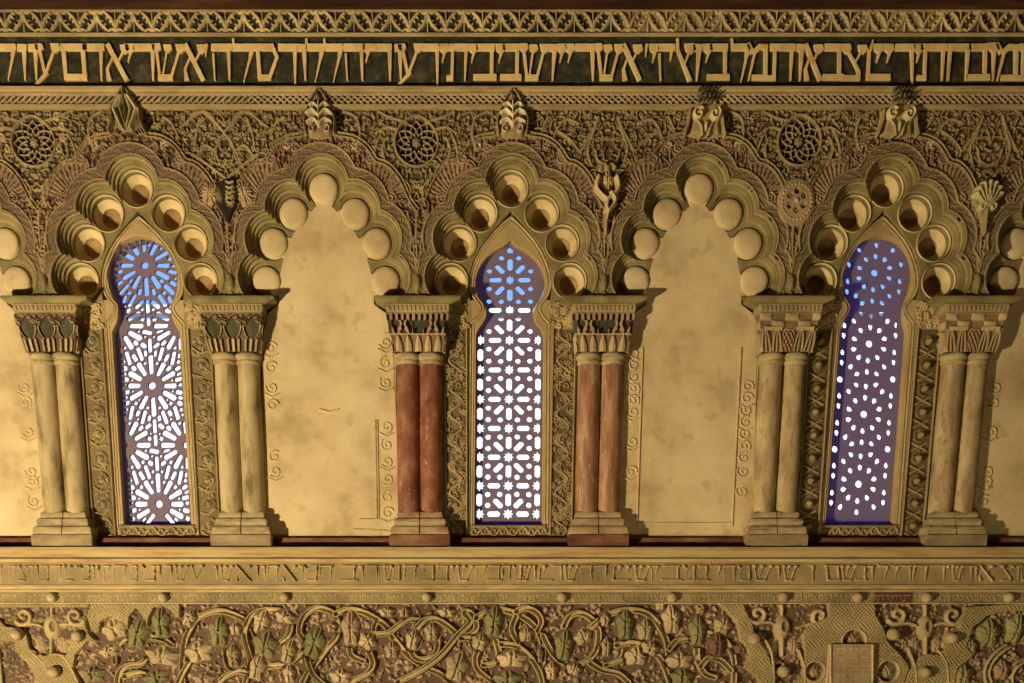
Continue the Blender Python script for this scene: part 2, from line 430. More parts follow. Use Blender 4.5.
# fine arabesque everywhere: symmetric about each axis
def filler(k, zone):
    loc = random.Random(zone*31+int(k*2+20))
    step = 0.0245
    nu = int(0.5/step); nw = int((ZT-ZB)/step)
    for a in range(nu+1):
        for b in range(nw+1):
            u = a*step+loc.uniform(-.008,.008); w_ = ZB+b*step+loc.uniform(-.008,.008)
            if not 0 < u < 0.5: continue
            inb = point_in(BORDERPOLY, u if zone == 0 else 0.5-u, w_)
            if zone == 0 and not inb: continue
            if zone == 1 and inb: continue
            if zone == 0 and min(math.hypot(abs(u)-c[0], w_-c[1]) for c in LOBES) < R0+0.058: continue
            t = loc.random(); a0 = loc.uniform(0, 2*PI); sg = loc.choice((-1,1))
            rr = loc.uniform(.009,.015)
            base = ROSE if zone == 0 else OCHRE
            fq = loc.uniform(.7,1.2); c = tuple(x*fq for x in base)
            for side in (1,-1):
                uu = k+side*u
                if t < 0.55:
                    P = spiral(0, 0, rr, 1.1, a0, sg, 9)
                    R.stroke([(uu+side*p[0], w_+p[1]) for p in P], .0040, .0030, loc.uniform(.010,.017), c)
                elif t < 0.85:
                    R.blob(uu, w_, .0065, .014, side*a0, .016, c, point=.6)
                else:
                    d = (math.cos(a0)*.02, math.sin(a0)*.02)
                    R.stroke([(uu-side*d[0], w_-d[1]), (uu, w_+.004), (uu+side*d[0], w_+d[1])], .004, .003, .015, c)
def point_in(P, x, y):
    ins = False; n = len(P)
    for a in range(n):
        x0,y0 = P[a]; x1,y1 = P[(a+1) % n]
        if (y0 > y) != (y1 > y) and x < (x1-x0)*(y-y0)/(y1-y0)+x0: ins = not ins
    return ins
for k in range(-3, 4): filler(k, 0)
for k in range(-3, 3): filler(k+0.5, 1)
# larger leaf stems in the upper fields
def gap_px(pts): # pixel offsets from a gap axis, row py, in the 512-centred frame
    return [at(512+x, y) for x, y in pts]
GAPSTEMS = {
 'a': [[(0,128),(12,122),(26,118),(38,112)], [(30,165),(34,150),(30,138)], [(42,160),(40,146),(34,132)], [(60,150),(56,134),(60,118),(72,112)], [(8,205),(6,190),(12,180)], [(20,130),(30,128),(40,134)]],
 'x': [[(-20,112),(-4,128),(8,146),(14,160)], [(-32,155),(-18,165),(-4,176),(2,182)], [(24,120),(28,134),(30,150)], [(26,112),(34,120),(44,128)], [(6,140),(9,152),(6,164)], [(12,150),(20,146),(28,156)], [(60,118),(52,124),(46,138)], [(10,120),(18,112),(30,116)]],
 'p': [[(10,118),(15,135),(20,150),(16,165)], [(26,150),(20,140),(14,128),(10,120)], [(50,132),(38,140),(28,152)], [(30,124),(42,120),(50,128),(54,138)], [(3,165),(10,160),(12,150)], [(60,118),(66,130)]],
}
def draw_gap(k, style):
    for S_ in GAPSTEMS[style]:
        for side in (1,-1):
            pts = catmull([(k+side*p[0], p[1]) for p in gap_px([(x, y) for x, y in S_])], 4)
            R.stroke(pts, .010, .006, .017, tuple(x*1.05 for x in OCHRE), prof='round')
def rosette(k, py, rx, pts=12, style=0):
    cu, cw = at(512, py); cu = k; r = rx*PX
    kk = R.sl(cu-r*1.4, cu+r*1.4, cw-r*1.5, cw+r*1.5)
    d = np.hypot(R.U[kk]-cu, R.W[kk]-cw)
    m = d < r
    R.H[kk][m] = -0.016; R.C[kk][m] = (0.030,0.02,0.015)
    lat = (0.40,0.30,0.18)
    rad = (1.0, .80, .58, .34)
    for a in range(pts):
        for q in range(3):
            for sg in (-1,1):
                a0 = 2*PI*(a+.5*(q % 2))/pts; a1 = 2*PI*(a+.5*(q % 2)+.5*sg)/pts
                R.stroke([(cu+r*rad[q]*math.cos(a0), cw+r*rad[q]*math.sin(a0)), (cu+r*rad[q+1]*math.cos(a1), cw+r*rad[q+1]*math.sin(a1))], .0030, None, .007, lat)
    R.blob(cu, cw+.004, .022, .024, 0, .013, (0.24,0.20,0.10), mode='set', lobes=6, vein=.5)
    ring = [(cu+(r+.008)*math.cos(t*2*PI/48), cw+(r+.008)*math.sin(t*2*PI/48)*(1.0+0.10*max(0, math.sin(t*2*PI/48))**6)) for t in range(49)]
    R.stroke(ring, .0075, None, .019, OCHRE, mode='max')
ROS = {-2.5:(143,20,0), -0.5:(143,20,0), 1.5:(142,20,1)}
STY = {-2.5:'a', -1.5:'x', -0.5:'a', 0.5:'p', 1.5:'a', 2.5:'p'}
for g in STY: draw_gap(g, STY[g])
for g, (py, rx, st) in ROS.items(): rosette(g, py, rx, 12 if not st else 11, st)
for g in (-2.5,):   # curls standing round the left rosette
    for yy in (118,128,139,150):
        for side in (1,-1):
            c_ = at(512+29+3*math.sin(yy), yy); R.stroke(spiral(g+side*c_[0], c_[1], .02, 1.0, PI/2, side, 10), .008, .006, .02, CREAM)
# border: radiating flutes in the lambrequin lobes
flc = at(512+52, 205)
ang = np.arctan2(R.W-flc[1], UL-flc[0]); dist = np.hypot(R.W-flc[1], UL-flc[0])
fl = in_border & (band_d > 0.062) & (R.W > zw(196)) & (UL > 44*PX) & (dist > 0.05)
R.H[fl] = np.maximum(R.H[fl]*0.35, (0.010*(0.5+0.5*np.sin(ang*46))**0.6)[fl])
m2 = fl & (np.sin(ang*46) > -0.2)
R.C[m2] = (np.array(ROSE)*0.95)
for k in range(-3, 4):
    for side in (1,-1):
        for cx_, cy_, rr in ((49,159,.030),(69,199,.030),(24,148,.026)):
            c_ = at(512+cx_, cy_)
            kk = R.sl(k+side*c_[0]-.03, k+side*c_[0]+.03, c_[1]-.03, c_[1]+.03)
            R.stroke(spiral(k+side*c_[0], c_[1], rr, 1.6, -side*0.3+PI/2, -side, 20), .0062, .004, .016, ROSE)
        fr = at(512+34, 146)           # little flower
        for a in range(8):
            R.blob(k+side*fr[0]+.013*math.cos(a*PI/4), fr[1]+.013*math.sin(a*PI/4), .004, .009, a*PI/4-PI/2, .013, (0.60,0.48,0.34))
# band that follows the lobes, small carved signs on it
near = np.full(R.U.shape, 9.0); na = np.zeros(R.U.shape)
for i, c in enumerate(LOBES):
    d = np.hypot(UL-c[0], R.W-c[1]); a = np.arctan2(R.W-c[1], UL-c[0]); m = d < near
    near[m] = d[m]; na[m] = a[m]
bd = near-R0
band = (bd > 0) & (bd < 0.056)
wv = np.sin(na*34+np.round(R.U)*2.1)*np.sin(bd*420)+0.6*np.sin(na*21+1.3+bd*200)
hb = 0.006+0.006*np.clip(wv, 0, 1)
R.H[band] = hb[band]
cb = np.array((0.235,0.155,0.098))*redness+np.array((0.25,0.195,0.10))*(1-redness)
R.C[band] = cb[band]
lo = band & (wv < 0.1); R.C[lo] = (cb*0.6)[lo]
for c0, wdt, hh_ in ((0.056,.0048,.019),(0.005,.005,.016)):
    q = np.abs(bd-c0)/wdt; m = q < 1
    R.H[m] = hh_*np.sqrt(1-q[m]**2)*0.6+hh_*0.4; R.C[m] = np.array(OCHRE)*(redness*0+1).reshape(R.U.shape)[m][:,None] if False else OCHRE
# main outline: a corded double line
for k in range(-3, 4):
    for side in (1,-1):
        pts = [(k+side*p[0], p[1]) for p in outl]
        R.stroke(pts, .0125, None, .024, tuple(x*1.02 for x in OCHRE), prof='double')
# stems under each V, down to the impost
for g in (-2.5,-1.5,-.5,.5,1.5,2.5):
    z1 = outl[-1][1]; a_, b_ = zw(212), zw(262)
    R.stroke([(g, a_), (g-.006, (a_+b_)/2), (g, b_)], .010, .004, .017, OCHRE)
    for side in (1,-1):
        R.stroke([(g+side*.05, a_), (g+side*.022, zw(240)), (g+side*.012, zw(262)), (g, zw(272))], .006, .005, .015, OCHRE)
    s0 = at(512, 283)
    R.blob(g, s0[1], .020, .045, 0, .030, CREAM, mode='max')
    R.C[R.sl(g-.06, g+.06, ZB, zw(276))] = OLIVE
R.grain(0.0022, 3, 2)
# smooth a little
H = R.H; R.H = (H*4+np.roll(H,1,0)+np.roll(H,-1,0)+np.roll(H,1,1)+np.roll(H,-1,1))/8
fu = (R.U[:-1,:-1]+R.U[1:,1:])/2
kb = np.round(fu).astype(int); gb = np.floor(fu).astype(int)
inside = (bd[:-1,:-1] < -0.002) | ((sd_poly(UL, R.W, CORE) > 0)[:-1,:-1])
fb = in_border[:-1,:-1] & ~inside
ff = ~in_border[:-1,:-1] & ~inside

# ------------------------------------------------------------------ cusped arches (border + stepped mouldings + lobes)
us = np.arange(-0.52, 0.5201, 0.004); ws_ = np.arange(ZB-0.03, zw(148), 0.004)
GU, GW = np.meshgrid(us, ws_)
RECT = sd_poly(GU, GW, [(-.4998,ZB),(.4998,ZB),(.4998,zw(150)),(-.4998,zw(150))])
OUTER = np.minimum(RECT, np.maximum(envelope(GU, GW, R0+.003), sd_poly(GU, GW, CORE)))
def arch_layer(r, yf, yb, bev, body=None):
    op = np.maximum(envelope(GU, GW, r), sd_poly(GU, GW, CORE if body is None else body))
    return plate(contour(np.minimum(OUTER, -op), us, ws_), yf, yb, bev)
body_px = [(0,194),(9,202),(20,214),(31,228),(40,244),(45,264),(48,284),(48,300)]
BODY = mirror(rel(body_px))
lay = [(25.7,-.006,.05,.004),(24.0,.012,.06,.005),(21.2,.030,.075,.006),(18.6,.050,.09,.004)]
layer_me = [arch_layer(r*PX, a, b, c) for r, a, b, c in lay]
NECKS = [((c[0], c[1]), (c[0]*.62, c[1]-(.045 if i == 0 else .030))) for i, c in enumerate(LOBES)]
def sd_capsules(U, W, r):
    d = np.full(U.shape, -9.0)
    for (x0,y0),(x1,y1) in NECKS:
        ex, ey = x1-x0, y1-y0; t = np.clip(((U-x0)*ex+(W-y0)*ey)/(ex*ex+ey*ey), 0, 1); d = np.maximum(d, r-np.hypot(U-x0-t*ex, W-y0-t*ey))
    return d
def inner_layer(body, neck):
    op = np.maximum(envelope(GU, GW, 15.6*PX), sd_poly(GU, GW, body))
    if neck: op = np.maximum(op, sd_capsules(GU, GW, neck))
    return plate(contour(np.minimum(OUTER, -op), us, ws_), .070, .20, .005)
inner_blind = inner_layer(BODY, 11*PX)
inner_win = inner_layer(mirror(rel([(0,206),(9,216),(20,228),(31,243),(38,258),(41,270),(42,284),(40,300)])), 0)
def scoop_mesh(c):
    """hollow lobe: flared half-dome running back into the wall"""
    prof = [(16.2,.072),(17.2,.060),(17.7,.066),(17.2,.076),(16.3,.095),(14.4,.115),(11.4,.132),(9.4,.138)]
    bm = bmesh.new(); n = 40; rings = []
    for r, y in prof:
        rings.append([bm.verts.new((c[0]+r*PX*math.cos(2*PI*i/n), y, c[1]+r*PX*math.sin(2*PI*i/n))) for i in range(n)])
    for a, b in zip(rings, rings[1:]):
        for i in range(n):
            bm.faces.new((a[i], b[i], b[(i+1) % n], a[(i+1) % n]))
    bmesh.ops.recalc_face_normals(bm, faces=bm.faces[:])
    me = bpy.data.meshes.new('m'); bm.to_mesh(me); bm.free(); return smooth(me, 60)
def hollow_mesh(c):
    prof = [(9.6,.137),(9.2,.147),(7.8,.156),(5.6,.162),(3.0,.165),(0.1,.166)]
    bm = bmesh.new(); n = 28; rings = []
    for r, y in prof:
        rings.append([bm.verts.new((c[0]+r*PX*math.cos(2*PI*i/n), y, c[1]+r*PX*math.sin(2*PI*i/n))) for i in range(n)])
    for a, b in zip(rings, rings[1:]):
        for i in range(n): bm.faces.new((a[i], b[i], b[(i+1) % n], a[(i+1) % n]))
    me = bpy.data.meshes.new('m'); bm.to_mesh(me); bm.free(); return smooth(me, 60)
scoops = [(scoop_mesh(c), hollow_mesh(c)) for c in LOBES]
ARCHLAB = {
 -3:'plain filled cusped arch cut off by the left edge of the picture',
 -2:'cusped arch with seven hollow lobes over the window of wheel tracery',
 -1:'cusped arch with flat plastered lobes between the wheel-tracery window and the middle window',
 0:'cusped arch with seven hollow lobes over the star-lattice window in the middle',
 1:'cusped arch with flat plastered lobes just right of the middle window',
 2:'cusped arch with seven hollow lobes over the window pierced by small petals',
 3:'cusped arch cut off by the right edge of the picture'}
for k in range(-3, 4):
    t = thing('cusped_arch', (k, 0, ZB), ARCHLAB[k], 'arch', 'cusped arches of the blind arcade')
    def add(name, me, mat, par=t):
        o = link(name, me, mat); o.parent = par
        if par is t: o.location = (0, 0, -ZB)
        return o
    bme = R.mesh(0.0, fb & (kb == k), dx=k)
    add('carved_border', bme, M['carved'])
    for i, me in enumerate(layer_me): add('moulding', me, M['mould'] if i % 2 == 0 else M['ring'])
    add('lobed_rim', inner_win if k % 2 == 0 else inner_blind, M['mould'])
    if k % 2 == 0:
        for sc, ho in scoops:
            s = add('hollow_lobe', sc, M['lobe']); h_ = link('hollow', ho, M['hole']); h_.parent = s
SPLAB = {
 -3:'carved upper field with round star rosette and white curls at the far left',
 -2:'carved upper field of crossed leaf stems, second from the left',
 -1:'carved upper field with a round lattice rosette left of the picture centre',
 0:'carved upper field with broad palm leaves right of the middle finial',
 1:'carved upper field with round dense lattice rosette, right half of the wall',
 2:'carved upper field of tall leaves at the far right'}
for g in range(-3, 3):
    t = thing('carved_spandrel', (g+0.5, 0, zw(160)), SPLAB[g], 'spandrel', 'carved fields between the finials')
    mk = ff & (gb == g); ro = np.zeros_like(mk)
    if g+0.5 in ROS:
        py, rx, _ = ROS[g+0.5]; c_ = zw(py)
        ro = mk & (np.hypot(R.U-(g+.5), R.W-c_)[:-1,:-1] < rx*PX+.016)
        link('rosette', R.mesh(0.0, ro, dx=g+0.5), M['carved'], t).location = (0, 0, -zw(160))
    link('carved_field', R.mesh(0.0, mk & ~ro, dx=g+0.5), M['carved'], t).location = (0, 0, -zw(160))

# ------------------------------------------------------------------ blind bays: smooth plaster infill
us2 = np.arange(-0.45, 0.4501, 0.004); ws2 = np.arange(zw(548)-.02, zw(158), 0.004)
U2, W2 = np.meshgrid(us2, ws2)
inf = np.maximum(np.maximum(envelope(U2, W2, 14.8*PX), sd_poly(U2, W2, BODY)+.002), sd_capsules(U2, W2, 10.4*PX))
low = sd_poly(U2, W2, mirror(rel([(0,290),(47,290),(48,300),(60,309),(66,318),(68,420),(69,538)])))
inf = np.maximum(inf, low)
infl = contour(inf, us2, ws2)
INFLAB = {-3:'smooth plaster infill of the arch cut by the left edge', -1:'smooth cream plaster infill in the blind arch left of the red columns',
          1:'smooth cream plaster infill in the blind arch right of the red columns', 3:'smooth plaster infill of the arch cut by the right edge'}
ime = plate(infl, 0.068, 0.218, 0.006, 2)
def remnant(k):
    """patches of older carving that still show along the edges of the plaster"""
    RR = Relief(-0.37, 0.37, zw(540), zw(330), 0.0036, (0.50,0.38,0.20)); RR.H -= 0.004
    lr = random.Random(50+k)
    for side in (-1,1):
        x = side*0.315
        if k == -1: rows = [345,365,385,403,455,470] if side < 0 else [320,340,360,380,425,443,460,478,496,512]
        elif k == 1: rows = [350,362,374,386,398,410,440,470] if side < 0 else [384,396,408,420,432,444,456,470,490]
        else: rows = [385,400,430,470,480,500]
        for py in rows:
            z = zw(py); h = .0065
            RR.stroke(spiral(x, z, .035, 1.3, lr.uniform(0, 6), 1, 14), .006, .004, h, (0.52,0.40,0.22))
            if lr.random() < .7: RR.stroke([(x-.04, z-.03), (x, z-.05), (x+.04, z-.03)], .005, .005, h, (0.50,0.38,0.20))
        if k == 1:
            for dx in (.045,): RR.stroke([(x-side*dx, zw(345)), (x-side*dx, zw(525))], .004, .004, .008, (0.50,0.38,0.2))
            RR.stroke([(-.27, zw(522)), (.27, zw(522))], .004, .004, .007, (0.50,0.38,0.2))
        if k == -1 and side > 0:
            for q in (.05,.062): RR.stroke([(x-q, zw(418)), (x-q, zw(518)), (x-q-.10, zw(518))], .003, .003, .009, (0.5,0.38,0.2))
    if k == -1: RR.stroke([(-.05, zw(408)), (0, zw(410)), (.05, zw(407))], .010, .004, .008, (0.55,0.43,0.24)); RR.stroke([(.12, zw(528)), (.33, zw(530))], .006, .006, .005, (0.5,0.38,0.2))
    return RR.mesh(0.0675)
def pillow_mesh(c):
    bm = bmesh.new(); n = 36; rings = []
    for r, y in ((14.2,.069),(14.0,.062),(13.0,.056),(10.5,.051),(6.5,.048),(.05,.047)):
        rings.append([bm.verts.new((c[0]+r*PX*math.cos(2*PI*i/n), y, c[1]+r*PX*math.sin(2*PI*i/n))) for i in range(n)])
    for a, b in zip(rings, rings[1:]):
        for i in range(n): bm.faces.new((a[i], b[i], b[(i+1) % n], a[(i+1) % n]))
    me = bpy.data.meshes.new('m'); bm.to_mesh(me); bm.free(); return smooth(me, 60)
pillows = [pillow_mesh(c) for c in LOBES]
for k in (-3,-1,1,3):
    t = thing('plaster_infill', (k, 0.068, zw(538)), INFLAB[k], 'infill', 'plaster infills of the blind arches')
    o = link('plaster_face', ime, M['plaster'], t); o.location = (0, -0.068, -zw(538))
    for c, me in zip(LOBES, pillows):
        o = link('plaster_lobe', me, M['plaster'], t); o.location = (0, -0.068, -zw(538))
    o = link('carved_remnant', remnant(k), M['carved'], t); o.location = (0, -0.068, -zw(538))

# ------------------------------------------------------------------ windows: panel, jamb strips, lattice screen, glass
def panel_outline(): return mirror(catmull(rel(head_px, PANEL_Y), 3)+[at(512+40, 529, PANEL_Y)])
def scale_loop(lp, s, cy): return [(p[0]*s, cy+(p[1]-cy)*s) for p in lp]
pol = panel_outline()
pcy = zw(370, PANEL_Y)
panel_mes = {k: plate([pol, [(p[0]-k, p[1]) for p in opening_loop(k, 0.004, PANEL_Y)]], PANEL_Y, 0.165 if k == 2 else 0.205, 0.004) for k in (-2,0,2)}
def rim(lp, r, y, closed=True):
    """tube that follows a loop"""
    cu = bpy.data.curves.new('c','CURVE'); cu.dimensions = '3D'; cu.bevel_depth = r; cu.bevel_resolution = 2
    s = cu.splines.new('POLY'); s.points.add(len(lp)-1)
    s.points.foreach_set('co', [c for p in lp for c in (p[0], y, p[1], 1)]); s.use_cyclic_u = closed
    o = bpy.data.objects.new('t', cu); me = bpy.data.meshes.new_from_object(o)
    bpy.data.objects.remove(o); bpy.data.curves.remove(cu); return smooth(me, 60)
def inset(lp, d):
    U_, W_ = np.meshgrid(np.arange(-.3,.3001,.004), np.arange(zw(540,PANEL_Y), zw(205,PANEL_Y), .004))
    return contour(sd_poly(U_, W_, lp)-d, U_[0], W_[:,0])[0]
bu, bw = np.arange(-.38,.3801,.004), np.arange(zw(540), ZB+.012, .004); BU, BW = np.meshgrid(bu, bw)
backing_me = plate(contour(np.minimum(sd_poly(BU, BW, [(-.372,zw(538)),(.372,zw(538)),(.372,ZB+.004),(-.372,ZB+.004)]), -np.maximum(sd_poly(BU, BW, pol)+.003, sd_poly(BU, BW, [(-.21,zw(530)),(.21,zw(530)),(.21,zw(526)),(-.21,zw(526))]))), bu, bw), .080, .215)
rim1 = rim(inset(pol, .004), .006, PANEL_Y-.001); rim2 = rim(inset(pol, .020), .0035, PANEL_Y-.001)

def circ(cx, cy, r, n=10, ry=None):
    ry = ry or r
    return [(cx+r*math.cos(2*PI*i/n), cy+ry*math.sin(2*PI*i/n)) for i in range(n)]
def caps(cx, cy, a, r0, r1, w, w1=None):
    """bar-shaped hole along the ray at angle a from radius r0 to r1"""
    w1 = w1 or w; c, s = math.cos(a), math.sin(a)
    P = [(r0+w*.3, -w/2), (r1-w1*.3, -w1/2), (r1, -w1*.2), (r1, w1*.2), (r1-w1*.3, w1/2), (r0+w*.3, w/2), (r0, w*.2), (r0, -w*.2)]
    return [(cx+x*c-y*s, cy+x*s+y*c) for x, y in P]
def star(cx, cy, r, ri, n=8):
    return [(cx+(r if i % 2 == 0 else ri)*math.cos(PI*i/n), cy+(r if i % 2 == 0 else ri)*math.sin(PI*i/n)) for i in range(2*n)]
def hexa(cx, cy, a, l, w): return caps(cx, cy, a, -l/2, l/2, w)
OPXS = {k: mirror([(x, y) for x, y in catmull(OPEN[k], 3)]+[(33, BOT)]) for k in OPEN}
def keep(holes, margin):
    """drop or trim holes that leave the opening, and holes that would run into each other"""
    out = []; xs = []
    for h in holes:
        c = (sum(p[0] for p in h)/len(h), sum(p[1] for p in h)/len(h))
        sd = sd_poly(np.array([p[0] for p in h]), np.array([p[1] for p in h]), OPX)
        if sd.min() < margin:
            if c[1] > 338 and abs(c[0]) < 32-margin*0.6 and max(p[1] for p in h) < BOT-margin:
                h = [(max(-32+margin, min(32-margin, p[0])), p[1]) for p in h]
                ux = max(p[0] for p in h)-min(p[0] for p in h)
                if ux < 1.6: continue
            elif c[1] > BOT-12 and abs(c[0]) < 30 and c[1] < BOT-2:
                h = [(p[0], min(p[1], BOT-margin)) for p in h]
            else: continue
        out.append(h)
    return out
def wheel_holes():
    global OPX; OPX = OPXS[-2]
    H = []; hubs = [(0, y) for y in (265, 385.5, 504)]+[(s*31, y) for y in (325.5, 445) for s in (1,-1)]
    for hx, hy in hubs:
        H.append(circ(hx, hy, 3.8 if hx == 0 else 3.4, 12))
        for i in range(12):
            a = i*PI/6
            r_in, ln = 11.5, 27.0
            if abs(math.cos(a)) < .01: ln = 31 if hx == 0 else 24
            if abs(math.cos(a)) > .99: ln = 24.5 if hx == 0 else 26
            if hx and abs(math.cos(a)) > .9 and abs(math.sin(a)) > .1: ln = 28.5
            H.append(caps(hx, hy, a, r_in, ln, 4.6, 5.6))
    H = keep(H, 1.0)
    # no two holes may touch: sample and then fill the remaining plaster with round holes
    kept = []
    gx, gy = np.meshgrid(np.arange(-34, 34.1, .5), np.arange(234, 526, .5)); D = sd_poly(gx, gy, OPX)-1.6
    for h in H:
        hp = np.array(h); i = np.clip(((hp[:,0]+34)/.5).astype(int), 0, gx.shape[1]-1); j = np.clip(((hp[:,1]-234)/.5).astype(int), 0, gx.shape[0]-1)
        if kept and D[j, i].min() < 0.6 and min(-sd_poly(np.array([p[0] for p in h]), np.array([p[1] for p in h]), q).max() for q in kept) < 0.8: continue
        kept.append(h); D = np.minimum(D, -sd_poly(gx, gy, h))
    gxh = gx
    for hx, hy in hubs: D = np.where(np.hypot(gx-hx, gy-hy) < 11.6, -1, D)
    for _ in range(260):
        DD = np.where(gxh <= 0.01, D, -1)
        j, i = np.unravel_index(np.argmax(DD), D.shape); r = D[j,i]-1.25
        if r < 1.25: break
        r = min(r, 2.7); x, y = gx[j,i], gy[j,i]
        for c in ([(x,y),(-x,y)] if abs(x) > 1.5 else [(0.0,y)]):
            hb = min(hubs, key=lambda q: math.hypot(c[0]-q[0], c[1]-q[1])); a = math.atan2(c[1]-hb[1], c[0]-hb[0]) if c[0] else PI/2
            L1 = 0.0; rr_ = min(r, 2.3)
            def room(px_, py_):
                jj = int(round((py_-234)/.5)); ii = int(round((px_+34)/.5))
                return D[jj, ii] if 0 <= jj < D.shape[0] and 0 <= ii < D.shape[1] else -1
            while L1 < 5.0 and min(room(c[0]+(L1+.5)*math.cos(a), c[1]+(L1+.5)*math.sin(a)), room(c[0]-(L1+.5)*math.cos(a), c[1]-(L1+.5)*math.sin(a))) > rr_+.75: L1 += .5
            h = caps(c[0], c[1], a, -(L1+rr_), L1+rr_, rr_*1.9) if L1 > 0.9 else star(c[0], c[1], r*1.12, r*.8, 6)
            def clear(h_):
                q = h_+[((h_[i_][0]+h_[i_-1][0])/2, (h_[i_][1]+h_[i_-1][1])/2) for i_ in range(len(h_))]
                return min(room(*p_) for p_ in q) > .55 and (abs(c[0]) < .01 or min(abs(p_[0]) for p_ in h_) > .6)
            if not clear(h): h = circ(c[0], c[1], max(.9, min(r, 2.2)), 8)
            if clear(h): kept.append(h)
            D = np.minimum(D, -sd_poly(gx, gy, h))
    return kept
def star_holes():
    global OPX; OPX = OPXS[0]
    H = []; dy = 30.4; dxs = 29.0
    y0 = 279.5
    for n in range(-1, 9):
        cy = y0+n*dy*(1-.0045*n); full = n % 2 == 0
        dyn = dy*(1-.0045*(2*n+1))
        for m in (-1,0,1):
            cx = m*dxs
            H.append(star(cx, cy, 5.6, 3.3))
            H.append(hexa(cx, cy+dyn/2, PI/2, 12.5, 5.6))
        for s in (-1,1): H.append(hexa(s*dxs/2, cy, 0, 12.5, 5.6))
        for s in (-1,1):
            if full:
                H.append(hexa(s*10.2, cy+10.6, s*PI/4, 11.5, 5.4)); H.append(hexa(s*10.2, cy-10.6, -s*PI/4, 11.5, 5.4))
                H.append(circ(s*20.6, cy+8.8, 2.9, 7)); H.append(circ(s*20.6, cy-8.8, 2.9, 7))
            else:
                for q in (-1,1):
                    H.append(circ(s*8.6, cy+q*8.6, 2.9, 7)); H.append(circ(s*20.6, cy+q*8.8, 2.9, 7))
    H = [h for h in H if min(p[1] for p in h) > 244]
    H.append(star(0, 249.5, 4.6, 3.2, 6))
    kept = []
    for h in keep(H, 0.8):
        c = (sum(p[0] for p in h)/len(h), sum(p[1] for p in h)/len(h))
        if all(math.hypot(c[0]-d[0], c[1]-d[1]) > 5.4 for d in [(sum(p[0] for p in q)/len(q), sum(p[1] for p in q)/len(q)) for q in kept]): kept.append(h)
    return kept
def petal(cx, cy, a, l, w):
    c, s = math.cos(a), math.sin(a); P = [(-l/2,0),(-l*.15,-w*.42),(l*.25,-w*.5),(l*.5,-w*.2),(l*.5,w*.2),(l*.25,w*.5),(-l*.15,w*.42)]
    return [(cx+x*c-y*s, cy+x*s+y*c) for x, y in P]
def petal_holes():
    global OPX; OPX = OPXS[2]
    H = []
    for y in (201.5, 272.5, 343.5, 414, 484, 554):
        H.append(circ(0, y, 3.9, 9))
        for i in range(10): a = PI/2+i*PI/5; H.append(petal(15.4*math.cos(a), y+16.2*math.sin(a), a, 6.8, 5.4))
        for q in (-1,1):
            H.append(petal(0, y+q*27.5, q*PI/2, 6.8, 5.2))
            for s in (-1,1):
                H.append(petal(s*16.5, y+q*22.5, math.atan2(q*22.5, s*16.5), 6.8, 5.2))
                H.append(petal(s*26, y+q*8, PI/2*q, 6.8, 5.0)); H.append(petal(s*26, y+q*19, -PI/2*q, 6.8, 5.0))
    for y in (237, 308, 379, 449):
        for s in (-1,1):
            H.append(circ(s*(24.6 if y == 308 else 26.5), y, 2.9 if y == 308 else 3.5, 8))
            for q in (-1,1): H.append(petal(s*10.2, y+q*5.2, math.atan2(q*5, -s*8), 6.6, 5.0))
    kept = []
    for h in keep(H, 1.2):
        c = (sum(p[0] for p in h)/len(h), sum(p[1] for p in h)/len(h))
        if all(math.hypot(c[0]-d[0], c[1]-d[1]) > 6.6 for d in [(sum(p[0] for p in q)/len(q), sum(p[1] for p in q)/len(q)) for q in kept]): kept.append(h)
    return kept
holes = {-2:wheel_holes(), 0:star_holes(), 2:petal_holes()}

